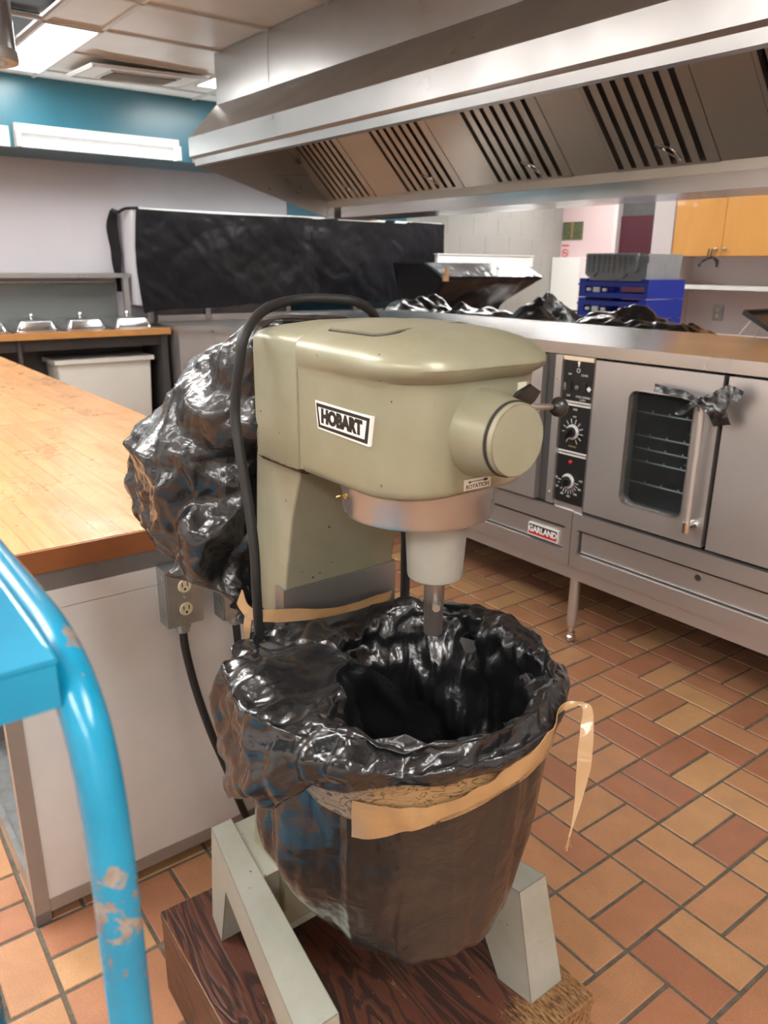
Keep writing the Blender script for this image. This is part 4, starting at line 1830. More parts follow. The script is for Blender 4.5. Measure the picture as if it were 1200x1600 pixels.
# azimuth keys: 0 = +x (towards lower right), 52 = picture right, 142 = back, 232 = picture left, 322 = towards the camera
#              inner radius, rim height, cuff outer radius, cuff bottom height, body radius low
RIM = [(5, (.190, .898, .228, .865, .184)), (52, (.185, .905, .220, .855, .180)), (100, (.165, .915, .215, .84, .15)), (142, (.160, .910, .205, .84, .15)),
       (178, (.145, .888, .222, .80, .16)), (212, (.125, .918, .270, .735, .21)), (238, (.095, .912, .288, .700, .232)), (266, (.125, .903, .270, .775, .215)),
       (295, (.185, .898, .243, .842, .185)), (322, (.192, .893, .236, .852, .178)), (345, (.192, .896, .231, .864, .182))]
bag = empty('bin_liner', 'shiny black bin liner pulled over the mixing bowl with a tan tape band', 'bag', (BCX, BCY, .5))
NU, b = 520, B()
prof_n = [('bot', 10), ('body', 34), ('cuffin', 8), ('cuff', 30), ('rim', 16), ('inner', 44), ('floor', 8)]
grid = []
rows_def = []
for u in range(NU):
    ang = 360 * u / NU
    ri, zr, ro, zc, rl = smooth_interp(RIM, ang)
    P = [(.0, .474), (.06, .472), (.118, .476), (.160 - .3 * max(0, rl - .185), .500), (rl * .98, .60), (max(.192, rl * 1.03), .69), (.204, .79), (.2065, zc + .002),
         (.212, zc - .004), (ro - .012, zc - .012), (ro, zc + .004), (ro + .003, (zc + zr) / 2), (ro - .006, zr - .015),
         (ro - .022, zr + .001), ((ri + ro) / 2, zr + .006), (ri + .012, zr - .001), (ri, zr - .02), (ri - .006, .82), (ri * .88, .70), (ri * .72, .61), (ri * .4, .58), (0, .575)]
    if zc < .80:   # long hanging cuff: keep the body radius inside it
        P[6] = (min(.204, ro - .03), max(zc + .06, .75))
        P[7] = (.205, zc + .03)
    pts = catmull([(p[0], p[1], 0) for p in P], 8)
    rows_def.append(pts)
NV = len(rows_def[0])
for j in range(NV):
    row = []
    for u in range(NU):
        a = math.radians(360 * u / NU)
        r, z = rows_def[u][j].x, rows_def[u][j].y
        p = Vector((BCX + r * math.cos(a), BCY + r * math.sin(a), z))
        row.append(p)
    grid.append(row)
# normals and wrinkle displacement
out = []
for j in range(NV):
    row = []
    f = j / (NV - 1)
    for u in range(NU):
        p = grid[j][u]
        du = grid[j][(u + 1) % NU] - grid[j][u - 1]
        dv = grid[min(j + 1, NV - 1)][u] - grid[max(j - 1, 0)][u]
        nn = du.cross(dv)
        if nn.length < 1e-9:
            row.append(p)
            continue
        nn.normalize()
        a = 2 * PI * u / NU
        U = u / NU
        rimw = math.exp(-((f - .58) / .15) ** 2)
        innerw = min(1, max(0, (f - .70) / .06))
        bodyw = min(1, max(0, (.40 - f) / .05))
        leftw = .5 + .5 * math.cos(a - math.radians(232))
        d = 0.0
        d += .018 * facet(U * 15, f * 17, 1, 15) * (.75 * rimw + .8 * innerw + .2 * bodyw + .3 * leftw)
        d += .010 * folds(p, FSB) * (.7 * rimw + .9 * innerw + .22 * bodyw + .5 * leftw * (1 - .6 * bodyw))
        d += .0055 * folds(p, FSC, 9) * (.8 * rimw + 1.1 * innerw + .16 * bodyw + .45 * leftw * (1 - bodyw))
        d += .0022 * folds(p, FSD, 14) * (.5 * rimw + 1.2 * innerw + .05 * bodyw)
        d += .007 * facet(U * 64, f * 22, 3, 64) * (.9 * rimw + .6 * innerw)
        d += .012 * facet(U * 22, f * 6 + 3 * math.sin(2 * PI * U * 2), 5, 22) * (bodyw + .3 * rimw)
        d += .006 * facet(U * 40, f * 9 + 2 * math.sin(2 * PI * U * 3), 6, 40) * bodyw * (.3 + leftw)
        edge = min(1, min(f, 1 - f) * 14)
        d *= edge
        row.append(p + nn * d)
    out.append(row)
V = sheet(b, out, True)
liner = fin('liner_film', b, 'bag', bag, smooth=180)
# a loose flap standing inside
b = B()
gr = []
for j in range(18):
    row = []
    for i in range(14):
        s, t_ = i / 13, j / 17
        p = Vector((-.845 + .10 * s - .02 * t_, .575 + .085 * s + .03 * t_, .885 - .17 * t_))
        p += Vector((.3, -.6, 0)).normalized() * (.012 * noise.noise(p * 14) + .020 * facet(s * 3, t_ * 3, 41) + .015 * math.sin(s * 3 + t_ * 2))
        p.z += .025 * math.sin(s * 5) * (1 - t_)
        row.append(p)
    gr.append(row)
sheet(b, gr)
fin('inner_flap', b, 'bag', bag, smooth=180)
# peaked tip at the back left, by the column
b = B()
tip = Vector((-1.035, .535, .945))
gr = []
for j in range(14):
    t_ = j / 13
    row = []
    for i in range(30):
        a = 2 * PI * i / 30
        r = .003 + .065 * t_ ** 1.2
        c = tip.lerp(Vector((-.965, .535, .83)), t_)
        p = c + Vector((math.cos(a) * r * .8, math.sin(a) * r, 0))
        p += Vector((math.cos(a), math.sin(a), 0)) * (.012 * (ridged(Vector((math.cos(a) * 2, math.sin(a) * 2, t_)), 1.6) - .4) * t_)
        row.append(p)
    gr.append(row)
sheet(b, gr, True)
fin('peak', b, 'bag', bag, smooth=180)

# tape band round the body
def cylp(deg, r, z):
    a = math.radians(deg)
    return Vector((BCX + r * math.cos(a), BCY + r * math.sin(a), z))


b = B()
pts, hf = [], []
for d_, zt, zb in ((275, .838, .800), (287, .838, .783), (300, .842, .778), (311, .845, .776), (322, .850, .780), (337, .858, .794), (352, .866, .812), (6, .872, .818), (20, .876, .824), (40, .876, .83)):
    pts.append(cylp(d_, .2165, (zt + zb) / 2))
    hf.append((0, 0, (zt - zb) / 2))
ribbon(b, pts, hf, .0008, 5, .002)
fin('tape_band', b, 'tape', bag, smooth=60)
# the looser shiny end lying over it and sticking out to the right
b = B()
pts = [cylp(300, .2215, .783), cylp(312, .2225, .790), cylp(325, .2225, .802), cylp(340, .2235, .822), cylp(355, .227, .846), cylp(10, .232, .864), Vector((-.588, .757, .882)), Vector((-.572, .779, .893))]
hf = [(0, 0, .027), (0, 0, .022), (0, 0, .013), (0, 0, .012), (0, 0, .015), (0, .002, .015), (0, .004, .009), (.003, .003, .004)]
ribbon(b, pts, hf, .0007, 6, .006)
fin('tape_end', b, 'ribbon', bag, smooth=60)
b = B()
pts = [Vector((-.573, .778, .894)), Vector((-.562, .783, .889)), Vector((-.552, .773, .860)), Vector((-.537, .753, .823)), Vector((-.524, .731, .790)), Vector((-.516, .712, .765)), Vector((-.512, .702, .753))]
hf = [(.003, .003, .003), (.004, .005, .001), (.006, .007, 0), (.0055, .008, 0), (.003, .004, 0), (.001, .0013, 0), (.0008, .001, 0)]
ribbon(b, pts, hf, .0008, 6, .002)
for k_ in range(9):
    e = Vector((-.512 + random.uniform(-.004, .004), .701 + random.uniform(-.008, .008), .738 + random.uniform(-.003, .003)))
    tube(b, [(-.512, .702, .754), (Vector((-.512, .702, .746)) + (e - Vector((-.512, .702, .746))) * .5), e], .0006, 5, 2)
fin('tape_tail', b, 'ribbon', bag, smooth=60)
# tape stretched behind, from the motor cover to the liner
b = B()
pts = [(-1.02, .500, .965), (-.985, .497, .952), (-.965, .520, .947), (-.958, .56, .940), (-.955, .61, .930), (-.956, .66, .924), (-.960, .71, .922), (-.968, .76, .918)]
hf = [(.003, .003, .012), (.001, .003, .008), (0, .003, .0095), (0, .003, .010), (0, .002, .0075), (0, .002, .006), (0, .001, .007), (0, .001, .008)]
ribbon(b, pts, hf, .0007, 6, .002)
ribbon(b, [(-.985, .497, .950), (-.982, .492, .93), (-.980, .49, .905)], [(.003, .005, 0), (.004, .004, .0), (.001, .001, .001)], .0007, 5, .002)
fin('tape_tie', b, 'ribbon', bag, smooth=60)

# ---- motor cover bag behind the mixer
mb = empty('motor_cover_bag', 'crumpled black plastic bag tied over the rear of the mixer head', 'bag', (-1.27, .58, .9))
#      z: centre x, centre y, half x, half y
SEC = [(.880, -1.115, .560, .012, .012), (.905, -1.125, .560, .022, .020), (.922, -1.15, .56, .045, .035), (.938, -1.20, .56, .085, .060), (.962, -1.26, .565, .140, .085), (.99, -1.29, .57, .175, .100),
       (1.02, -1.295, .575, .190, .115), (1.07, -1.285, .59, .192, .125), (1.12, -1.27, .60, .185, .130), (1.165, -1.245, .605, .170, .132), (1.205, -1.20, .615, .155, .13),
       (1.25, -1.165, .62, .135, .125), (1.30, -1.125, .635, .105, .115), (1.345, -1.095, .645, .075, .105), (1.372, -1.07, .655, .045, .09), (1.382, -1.055, .66, .03, .07), (1.386, -1.05, .665, .003, .01)]
cz = catmull([(s[0], s[1], s[2]) for s in SEC], 8)
ch = catmull([(s[3], s[4], 0) for s in SEC], 8)
NU = 340
grid = []
for j, (c, h) in enumerate(zip(cz, ch)):
    row = []
    for u in range(NU):
        a = 2 * PI * u / NU
        cx_, cy_ = math.cos(a), math.sin(a)
        e = 2 / 2.4
        p = Vector((c.y + math.copysign(abs(cx_) ** e, cx_) * h.x, c.z + math.copysign(abs(cy_) ** e, cy_) * h.y, c.x))
        nn = Vector((cx_, cy_, 0))
        wgt = min(1, h.x / .08)
        U = u / NU
        zz = (p.z - .85) / .54
        d = .030 * facet(U * 8, zz * 5 + .8 * math.sin(2 * PI * U), 11, 8)
        d += .020 * folds(p, FSB, 4) + .0050 * folds(p, FSC, 5) + .0012 * folds(p, FSD, 9)
        lf = max(0, math.cos(a - math.radians(225)))
        k_ = min(1, max(0, (1.158 - p.z) / .012))
        d += lf * (.010 * k_ * max(0, 1 - (1.158 - p.z) / .13))
        p = p + nn * d * wgt + Vector((0, 0, .3 * d * wgt))
        row.append(p)
    grid.append(row)
b = B()
sheet(b, grid, True)
fin('cover_film', b, 'bag', mb, smooth=180)
b = B()
lathe(b, [(.010, 0), (.016, .006), (.017, .014), (.010, .020), (.014, .026), (.022, .034)], (-1.108, .553, .872), (-.1, -.1, 1), 14)
fin('twisted_knot', b, 'bag', mb)

# ================================================================== BLUE CART
ct = empty('tube_cart', 'chipped bright blue tubular steel cart at the left edge', 'cart', (-.8, -.15, 0))
CYT = .095
path = [(-1.25, CYT, 1.252), (-1.0, CYT, 1.254), (-.75, CYT, 1.255), (-.57, CYT, 1.255), (-.50, CYT, 1.255), (-.455, CYT, 1.2535), (-.42, CYT, 1.247), (-.393, CYT, 1.230), (-.378, CYT, 1.205), (-.370, CYT, 1.170), (-.367, CYT, 1.12), (-.367, CYT, 1.03), (-.367, CYT, .6), (-.367, CYT, .10)]
b = B()
tube(b, path, .0123, 20, 6)
fin('side_tube', b, 'bluepaint', ct)
b = B()
tube(b, [(p[0], -.50, p[2]) for p in path], .0123, 16, 6)
fin('side_tube', b, 'bluepaint', ct)
for yy in (CYT, -.50):
    b = B()
    cyl(b, (-1.25, yy, 1.252), (-1.25, yy, .10), .0123, 16)
    fin('rear_post', b, 'bluepaint', ct)
b = B()
bx(b, -1.24, -.388, -.485, .084, 1.2615, 1.2645)
bx(b, -.391, -.388, -.485, .084, 1.236, 1.2610)
bx(b, -1.24, -1.237, -.485, .084, 1.238, 1.2610)
fin('top_shelf', b, 'bluepaint', ct, .0012)
b = B()
tube(b, [(-1.2, .0845, 1.2645), (-.9, .085, 1.265), (-.6, .0845, 1.2645), (-.43, .0845, 1.2635), (-.392, .084, 1.261)], .0022, 8, 6)
fin('weld_bead', b, 'bluepaint', ct)
b = B()
bx(b, -1.24, -.395, -.485, .080, .30, .304)
bx(b, -.3985, -.395, -.485, .080, .275, .304)
fin('lower_shelf', b, 'bluepaint', ct, .0012)
for (x, y) in ((-.367, CYT), (-.367, -.50), (-1.25, CYT), (-1.25, -.50)):
    b = B()
    lathe(b, [(.012, -.014), (.048, -.014), (.052, -.009), (.052, .009), (.048, .014), (.012, .014)], (x, y, .052), (0, 1, 0), 24)
    cyl(b, (x, y, .05), (x, y, .12), .010, 10)
    fin('caster_wheel', b, 'rubber', ct)

# ================================================================== SERVING LINE (far left)
t = empty('serving_counter', 'serving counter with wooden front ledge and dark open base', 'counter', (-6.9, 1.4, 0))
b = B()
bx(b, -6.47, -6.43, -2.5, 2.645, .892, .944)
fin('wood_ledge', b, 'ledge', t, .004)
b = B()
bx(b, -6.945, -6.47, -2.5, 2.63, .90, .938)
fin('counter_top', b, 'steel_y', t, .003)
b = B()
bx(b, -6.94, -6.92, -2.5, 2.63, .05, .90)
fin('back_panel', b, 'darkgrey', t, smooth=0)
b = B()
bx(b, -6.92, -6.47, 2.57, 2.625, 0, .90)
fin('end_panel', b, 'darkgrey', t, .003)
b = B()
bx(b, -6.49, -6.46, 1.43, 1.455, 0, .90)
fin('post', b, 'darkgrey', t, .002)
b = B()
bx(b, -6.53, -6.50, -2.5, 2.57, .80, .895)
fin('apron', b, 'darkgrey', t, smooth=0)

t = empty('steel_counter', 'L shaped stainless counter in the corner behind the mixer', 'counter', (-6.6, 3.2, 0))
b = B()
prism(b, [(-6.94, 2.66), (-6.30, 2.66), (-6.30, 2.955), (-4.6, 2.955), (-4.6, 3.6), (-6.5, 3.6), (-6.5, 5.9), (-6.94, 5.9)], .915, .962, 'z')
fin('counter_top', b, 'steel_y', t, .003)
b = B()
prism(b, [(-6.93, 2.67), (-6.33, 2.67), (-6.33, 2.99), (-4.65, 2.99), (-4.65, 3.57), (-6.53, 3.57), (-6.53, 5.85), (-6.93, 5.85)], .05, .915, 'z')
fin('counter_body', b, 'steel_z', t, smooth=0)
b = B()
bx(b, -6.85, -6.82, 2.70, 5.8, .962, 1.02)
fin('back_rail', b, 'steel_y', t, .002)

# bins under the counter
def bin_(y0, y1, x0, x1, zt, label):
    t = empty('ingredient_bin', label, 'bin', ((x0 + x1) / 2, (y0 + y1) / 2, 0), 'ingredient bins under the serving counter')
    b = B()
    A_ = [(x0 + .05, y0 + .05, .06), (x1 - .04, y0 + .05, .06), (x1 - .04, y1 - .03, .06), (x0 + .05, y1 - .03, .06)]
    C_ = [(x0, y0 + .01, zt - .03), (x1 - .01, y0 + .01, zt - .03), (x1 - .01, y1 - .01, zt - .03), (x0, y1 - .01, zt - .03)]
    loft(b, [A_, C_])
    b.faces.new([b.verts.new(p) for p in A_[::-1]])
    b.faces.new([b.verts.new(p) for p in C_])
    bmesh.ops.remove_doubles(b, verts=b.verts[:], dist=1e-5)
    fin('body', b, 'binwhite', t, .02, 3)
    b = B()
    bx(b, x0 - .01, x1 + .01, y0 - .012, y1 + .012, zt - .035, zt)
    fin('lid', b, 'binwhite', t, .012, 3)
    for y in (y0 + .08, y1 - .08):
        b = B()
        cyl(b, (x1 - .1, y - .015, .03), (x1 - .1, y + .015, .03), .03, 16)
        fin('caster', b, 'rubber', t)


bin_(1.71, 2.50, -6.88, -6.52, .715, 'large cream white plastic bin under the wooden ledge')
bin_(.72, 1.40, -6.88, -6.52, .70, 'cream white bin mostly hidden behind the butcher block top')

# steam pan lids
pl_lab = ['stainless pan lid with knob, nearest the end of the wooden ledge', 'stainless pan lid with knob, second from the end of the ledge',
          'stainless pan lid with knob, third from the end of the ledge', 'stainless pan lid cut off by the left picture edge']
lid0 = None
for k_, y in enumerate((2.36, 1.975, 1.60, 1.235)):
    if lid0 is None:
        t = empty('pan_lid', pl_lab[0], 'lid', (-6.72, y, .94), 'pan lids in a row on the serving counter')
        b = B()
        def lr(z, o): return ([( -6.72 + sx * (.22 - o) , y + sy * (.165 - o)) for sx, sy in ((1, 1), (-1, 1), (-1, -1), (1, -1))], z)
        stack(b, [(rrect(-6.90, -6.49, y - .17, y + .17, .03, .03), .939), (rrect(-6.90, -6.49, y - .17, y + .17, .03, .03), .950),
                  (rrect(-6.885, -6.505, y - .155, y + .155, .03, .03), .954), (rrect(-6.87, -6.525, y - .135, y + .135, .035, .035), 1.018),
                  (rrect(-6.86, -6.54, y - .122, y + .122, .03, .03), 1.030), (rrect(-6.84, -6.56, y - .10, y + .10, .03, .03), 1.034)])
        fin('cover', b, 'chrome', t, smooth=50)
        b = B()
        lathe(b, [(.012, 0), (.010, .012), (.018, .020), (.020, .032), (.014, .042), (.004, .045)], (-6.66, y, 1.033), n=18)
        fin('knob', b, 'chrome', t)
        lid0 = t
        ybase = y
    else:
        copy_tree(lid0, (0, y - ybase, 0), pl_lab[k_])

# sneeze guard
t = empty('sneeze_guard', 'glass sneeze guard with a steel top rail over the pans', 'guard', (-6.98, 1.4, .94))
b = B()
bx(b, -6.945, -6.75, -2.4, 2.445, 1.342, 1.378)
fin('top_rail', b, 'steel_y', t, .004)
b = B()
bx(b, -6.945, -6.925, -2.4, 2.38, 1.300, 1.312)
fin('glass_channel', b, 'dullsteel', t, .001)
b = B()
bx(b, -6.940, -6.932, -2.4, 2.38, .945, 1.302)
fin('glass_pane', b, 'guardglass', t, smooth=0)
for y in (2.39, -1.0):
    b = B()
    bx(b, -6.80, -6.755, y, y + .045, .939, 1.345)
    fin('post', b, 'steel_z', t, .003)
bm_y = 0

# wrapped pass shelf
t = empty('wrapped_pass_shelf', 'long pass shelf draped in dull black plastic sheeting with a pale end', 'shelf', (-6.8, 4.2, .96))
b = B()
bx(b, -6.93, -6.66, 2.47, 5.80, 1.12, 1.875)
fin('cabinet', b, 'cabwall', t, .004)
b = B()
bx(b, -6.94, -6.64, 2.52, 5.84, 1.875, 1.895)
fin('top_edge', b, 'white', t, .003)
for y in (2.60, 3.15, 4.0, 4.8, 5.62):
    b = B()
    bx(b, -6.86, -6.81, y, y + .05, .96, 1.12)
    fin('post', b, 'dullsteel', t, .002)
b = B()
gr = []
NYY, NZZ = 230, 60
for j in range(NZZ + 1):
    row = []
    for i in range(NYY + 1):
        s, f = i / NYY, j / NZZ
        y = 2.50 + s * 3.38
        zb = 1.055 + .035 * math.sin(s * 4.2) + .075 * s + .01 * math.sin(s * 23)
        zt = 1.885 - .01 * math.sin(s * PI * 2) - .012 * math.exp(-((s - .52) / .03) ** 2)
        z = zt + (zb - zt) * f
        x = -6.628 + .02 * f + .0012 * folds(Vector((y, z, .3)), FS1, 2.5)
        q = Vector((y, z, 0))
        d = .040 * facet(y * 2.2 + z * .8, z * 1.3, 31) * (.3 + f) + .020 * facet(y * 5 - z * 2, z * 4, 32) + .009 * facet(y * 11 + z * 6, z * 10, 33) + .004 * facet(y * 30, z * 22, 34)
        d += .03 * math.exp(-((s - .50) / .02) ** 2) * (.3 + f)
        if s > .5: d -= .02
        row.append(Vector((x + d + .012, y - .04 * (1 - s) * math.sin(f * 3), z)))
    gr.append(row)
sheet(b, gr)
fin('front_sheet', b, 'bag_soft', t, smooth=180)
b = B()
gr = []
for j in range(30):
    row = []
    for i in range(10):
        s, f = i / 9, j / 29
        z = 1.885 - .66 * f
        p = Vector((-6.95 - .02 * f + .08 * s, 2.44 - .04 - .03 * math.sin(f * 5) * (1 - s) - .05 * f * (1 - s) + .03 * s, z))
        p.y += .02 * noise.noise(p * 6)
        row.append(p)
    gr.append(row)
sheet(b, gr)
fin('side_flap', b, 'bag_soft', t, smooth=180)
b = B()
tube(b, [(-6.62, 2.52, 1.89), (-6.70, 2.44, 1.885), (-6.80, 2.41, 1.86), (-6.90, 2.41, 1.88), (-6.94, 2.42, 1.89)], .012, 8, 5)
fin('gathered_edge', b, 'bag_soft', t)

# ================================================================== BEYOND THE OVENS
# back range bench carrying the plastic heaps
t = empty('back_bench', 'steel bench behind the oven worktop, mostly hidden', 'bench', (-2.2, 3.6, 0))
b = B()
bx(b, -4.55, .4, 3.19, 4.05, 1.09, 1.125)
fin('bench_top', b, 'steel', t, .003)
b = B()
bx(b, -4.5, .35, 3.22, 4.0, .15, 1.09)
fin('bench_body', b, 'darkgrey', t, smooth=0)
for x in (-4.45, .3):
    for y in (3.27, 3.95):
        b = B()
        cyl(b, (x, y, 0), (x, y, .15), .02, 12)
        fin('leg', b, 'steel_z', t)


def heap(name, label, x0, x1, y0, y1, z0, prof, amp=.05, seed=0, mat='bag'):
    """crumpled sheet heap; prof(s) -> height over z0"""
    b = B()
    nx, ny = 90, 36
    gr = []
    for j in range(ny + 1):
        row = []
        for i in range(nx + 1):
            s, f = i / nx, j / ny
            x = x0 + (x1 - x0) * s
            y = y0 + (y1 - y0) * f
            e = min(1, 6 * min(s, 1 - s)) ** .7 * math.sin(PI * f) ** .6
            p = Vector((x, y, z0))
            n_ = facet(x * 7, y * 9, seed) + .5 * facet(x * 14, y * 16, seed + 1)
            h = prof(s) * e * (.8 + .75 * n_) + amp * .5 * e * facet(x * 28, y * 30, seed + 2)
            p.z += max(.002, h)
            p.x += .02 * noise.noise(p * 8)
            row.append(p)
        gr.append(row)
    V = sheet(b, gr)
    # close underneath
    rim = V[0] + [r[-1] for r in V[1:]] + V[-1][-2::-1] + [r[0] for r in V[-2:0:-1]]
    b.faces.new(rim)
    o = fin(name, b, mat, None, smooth=180)
    return tag(o, label, 'plastic sheet')


def bumpf(c, w_, h, base=.06):
    return lambda s: base + h * math.exp(-((s - c) / w_) ** 2)


heap('plastic_sheet', 'shiny crumpled black plastic heap just above the mixer head', -4.5, -3.80, 3.22, 3.75, 1.126, bumpf(.50, .24, .11, .05), seed=1)
heap('plastic_sheet', 'low flat black plastic sheet left of the wrapped machine', -3.78, -3.44, 3.25, 3.8, 1.126, bumpf(.3, .5, .02, .09), .02, seed=5)
heap('plastic_sheet', 'rounded black plastic bag at the right foot of the wrapped machine', -3.42, -3.02, 3.45, 3.95, 1.126, bumpf(.45, .35, .12, .05), .03, seed=9)
heap('plastic_sheet', 'crumpled black plastic heap behind the worktop near the blue crates', -2.78, -1.98, 3.20, 3.70, 1.126, bumpf(.38, .34, .065, .065), .05, seed=14)

# wrapped machine with a wide sloping top
t = empty('wrapped_machine', 'machine draped in black plastic with a wide shiny sloping top', 'machine', (-5.5, 5.2, .98))
b = B()
bx(b, -6.0, -5.35, 4.55, 6.1, .955, .98)
bx(b, -5.95, -5.40, 4.6, 6.05, .05, .955)
tb = fin('machine_stand', b, 'steel', None, .002)
tag(tb, 'steel cabinet under the wrapped machine', 'cabinet')
rows = []
#  z, front x, y0, y1, back x
MS_ = [(.985, -5.47, 4.78, 5.62, -5.9), (1.03, -5.47, 4.76, 5.58, -5.9), (1.10, -5.44, 4.74, 5.56, -5.9), (1.18, -5.38, 4.70, 5.64, -5.9), (1.26, -5.30, 4.67, 5.74, -5.9), (1.33, -5.235, 4.65, 5.84, -5.9),
       (1.357, -5.22, 4.64, 5.88, -5.9), (1.368, -5.225, 4.64, 5.885, -5.9), (1.41, -5.30, 4.63, 5.86, -5.9), (1.45, -5.38, 4.62, 5.83, -5.9), (1.48, -5.45, 4.62, 5.80, -5.9), (1.486, -5.50, 4.64, 5.78, -5.88), (1.487, -5.6, 4.9, 5.5, -5.7)]
cs = catmull([(s[0], s[1], s[2]) for s in MS_], 5)
ce = catmull([(s[3], s[4], 0) for s in MS_], 5)
for c, e in zip(cs, ce):
    z, xf, y0, y1, xb = c.x, c.y, c.z, e.x, e.y
    row = []
    n1 = 70
    for i in range(n1 + 1):
        s = i / n1
        y = y0 + (y1 - y0) * s
        swag = .03 * math.sin(PI * s) * (ridged(Vector((s * 1.0, z * 6 + 1.6 * (s - .5) ** 2 * 4, 2)), 1.5) - .5) if z < 1.33 else .0
        x = xf + swag + .010 * noise.noise(Vector((y * 8, z * 12, 0)))
        row.append(Vector((x, y, z + .004 * noise.noise(Vector((y * 15, z * 15, 5))))))
    for i in range(1, 12):
        row.append(Vector((xf + (xb - xf) * i / 12, y1 + .006 * noise.noise(Vector((i * .5, z * 9, 1))), z)))
    for i in range(0, 12):
        row.append(Vector((xb, y1 + (y0 - y1) * i / 12, z)))
    for i in range(0, 12):
        row.append(Vector((xb + (xf - xb) * i / 12, y0, z)))
    rows.append(row)
b = B()
V = sheet(b, rows, True)
b.faces.new(V[-1])
fin('drape', b, 'bag_soft', t, smooth=180)
b = B()
gr = []
for j in range(12):
    row = []
    for i in range(70):
        s, f = i / 69, j / 11
        y = 4.64 + 1.235 * s - .02 * f
        p = Vector((-5.212 - .235 * f, y, 1.366 + .117 * f))
        p += Vector((.45, 0, .9)) * (.006 + .010 * (ridged(Vector((y * 9, f * 5, 1)), 1.0) - .5) * (1 - f) + .004 * noise.noise(Vector((y * 30, f * 9, 2))))
        row.append(p)
    gr.append(row)
sheet(b, gr)
fin('top_film', b, 'bag', t, smooth=180)
b = B()
bx(b, -5.20, -5.185, 4.60, 4.66, 1.335, 1.385)
bx(b, -5.20, -5.185, 4.625, 4.66, 1.385, 1.45)
fin('tape_patch', b, 'ribbon', t, .002)

t = empty('splash_screen', 'long white splash panel behind the wrapped machine', 'panel', (-6.3, 6.2, .0))
b = B()
bx(b, -6.34, -6.30, 5.5, 6.93, 1.46, 1.572)
fin('panel_sheet', b, 'white', t, .004)
for y in (5.55, 6.25):
    b = B()
    bx(b, -6.34, -6.31, y, y + .03, 0, 1.46)
    fin('post', b, 'steel_z', t, .002)
b = B()
bx(b, -6.35, -6.29, 5.49, 6.94, 1.572, 1.582)
fin('panel_cap', b, 'white', t, .002)

# white cabinet and counter by the pink wall
t = empty('white_cabinet', 'plain white cupboard against the pink wall left of the blue crates', 'cabinet', (-7.0, 8.3, 0))
b = B()
bx(b, -6.93, -6.49, 7.98, 8.148, .95, 1.578)
fin('door', b, 'white', t, .01)
b = B()
bx(b, -6.93, -6.47, 7.97, 8.148, .925, .95)
fin('shelf_board', b, 'darkgrey', t, .002)
b = B()
bx(b, -6.93, -6.2, 7.7, 8.148, .87, .925)
bx(b, -6.9, -6.25, 7.75, 8.14, .0, .87, 1)
fin('base', b, ['cream', 'column'], t, .003)

# plaque and no-entry style sign
t = empty('wall_plaque', 'small green and brass name plaque on the pink wall', 'plaque', (-7.1, 8.54, 1.95))
b = B()
bx(b, -6.93, -6.615, 8.135, 8.149, 1.795, 2.0)
fin('plaque_board', b, 'plaque', t, .003)
b = B()
for k_ in range(6):
    bx(b, -6.915 , -6.80, 8.131, 8.136, 1.806 + .032 * k_, 1.828 + .032 * k_)
    bx(b, -6.745, -6.63, 8.131, 8.136, 1.806 + .032 * k_, 1.828 + .032 * k_)
bx(b, -6.785, -6.76, 8.131, 8.136, 1.80, 1.995, 1)
fin('brass_plate', b, ['plaque', 'brass'], t, smooth=0)
t = empty('small_sign', 'small white paper sign with a red ring on the pink wall', 'sign', (-7.2, 8.54, 1.7))
b = B()
bx(b, -6.93, -6.80, 8.143, 8.149, 1.57, 1.74)
fin('sheet', b, 'pinkwall', t, smooth=0)
b = B()
ring(b, -6.865, 1.63, .038, .052, 8.141)
dash(b, -6.865, 1.63, math.radians(-45), -.045, .045, .006, 8.141)
bx(b, -6.89, -6.84, 8.1405, 8.142, 1.622, 1.638)
bx(b, -6.925, -6.81, 8.1405, 8.142, 1.712, 1.73)
fin('red_symbol', b, 'red', t, smooth=0)

# crates on a steel table
t = empty('steel_table', 'steel table behind the bench, under the crates', 'table', (-3.3, 4.6, 0))
b = B()
bx(b, -3.8, -2.5, 4.2, 4.95, .985, 1.02)
fin('table_top', b, 'steel', t, .003)
for x in (-3.75, -2.55):
    for y in (4.25, 4.9):
        b = B()
        cyl(b, (x, y, 0), (x, y, .985), .02, 12)
        fin('leg', b, 'steel_z', t)


def crate(z, label):
    t = empty('plastic_crate', label, 'crate', (-3.29, 4.6, z), 'blue crates in a stack')
    x0, x1, y0, y1, h = -3.565, -3.02, 4.4, 4.8, .120
    b = B()
    bx(b, x0, x1, y0, y1, z, z + .012)
    for (ya, yb) in ((y0, y0 + .022), (y1 - .022, y1)):
        bx(b, x0, x1, ya, yb, z + .072, z + h - .018)
        bx(b, x0, x1, ya, yb, z + .012, z + .030)
        for (xa, xb) in ((x0, x0 + .05), (x1 - .03, x1)):
            bx(b, xa, xb, ya, yb, z + .030, z + .072)
        bx(b, x0, x0 + .06, ya, yb, z + h - .018, z + h)
        bx(b, x1 - .06, x1, ya, yb, z + h - .018, z + h)
    for (xa, xb) in ((x0, x0 + .022), (x1 - .022, x1)):
        bx(b, xa, xb, y0 + .022, y1 - .022, z + .012, z + h)
    fin('shell', b, 'crateblue', t, .004, 1)
    b = B()
    bx(b, x0 - .004, x1 + .004, y0 - .008, y0 + .002, z + .076, z + .088)
    fin('rib', b, 'crateblue', t, .002)
    if z > 1.03:
        b = B()
        bx(b, x0 + .12, x0 + .17, y0 - .002, y0 + .012, z + .034, z + .066)
        fin('clip', b, 'white', t, .006)
        for xc in (x0 + .065, x0 + .195):
            b = B()
            bx(b, xc, xc + .03, y0 - .002, y0 + .012, z + .040, z + .060)
            fin('clip', b, 'white', t, .006)


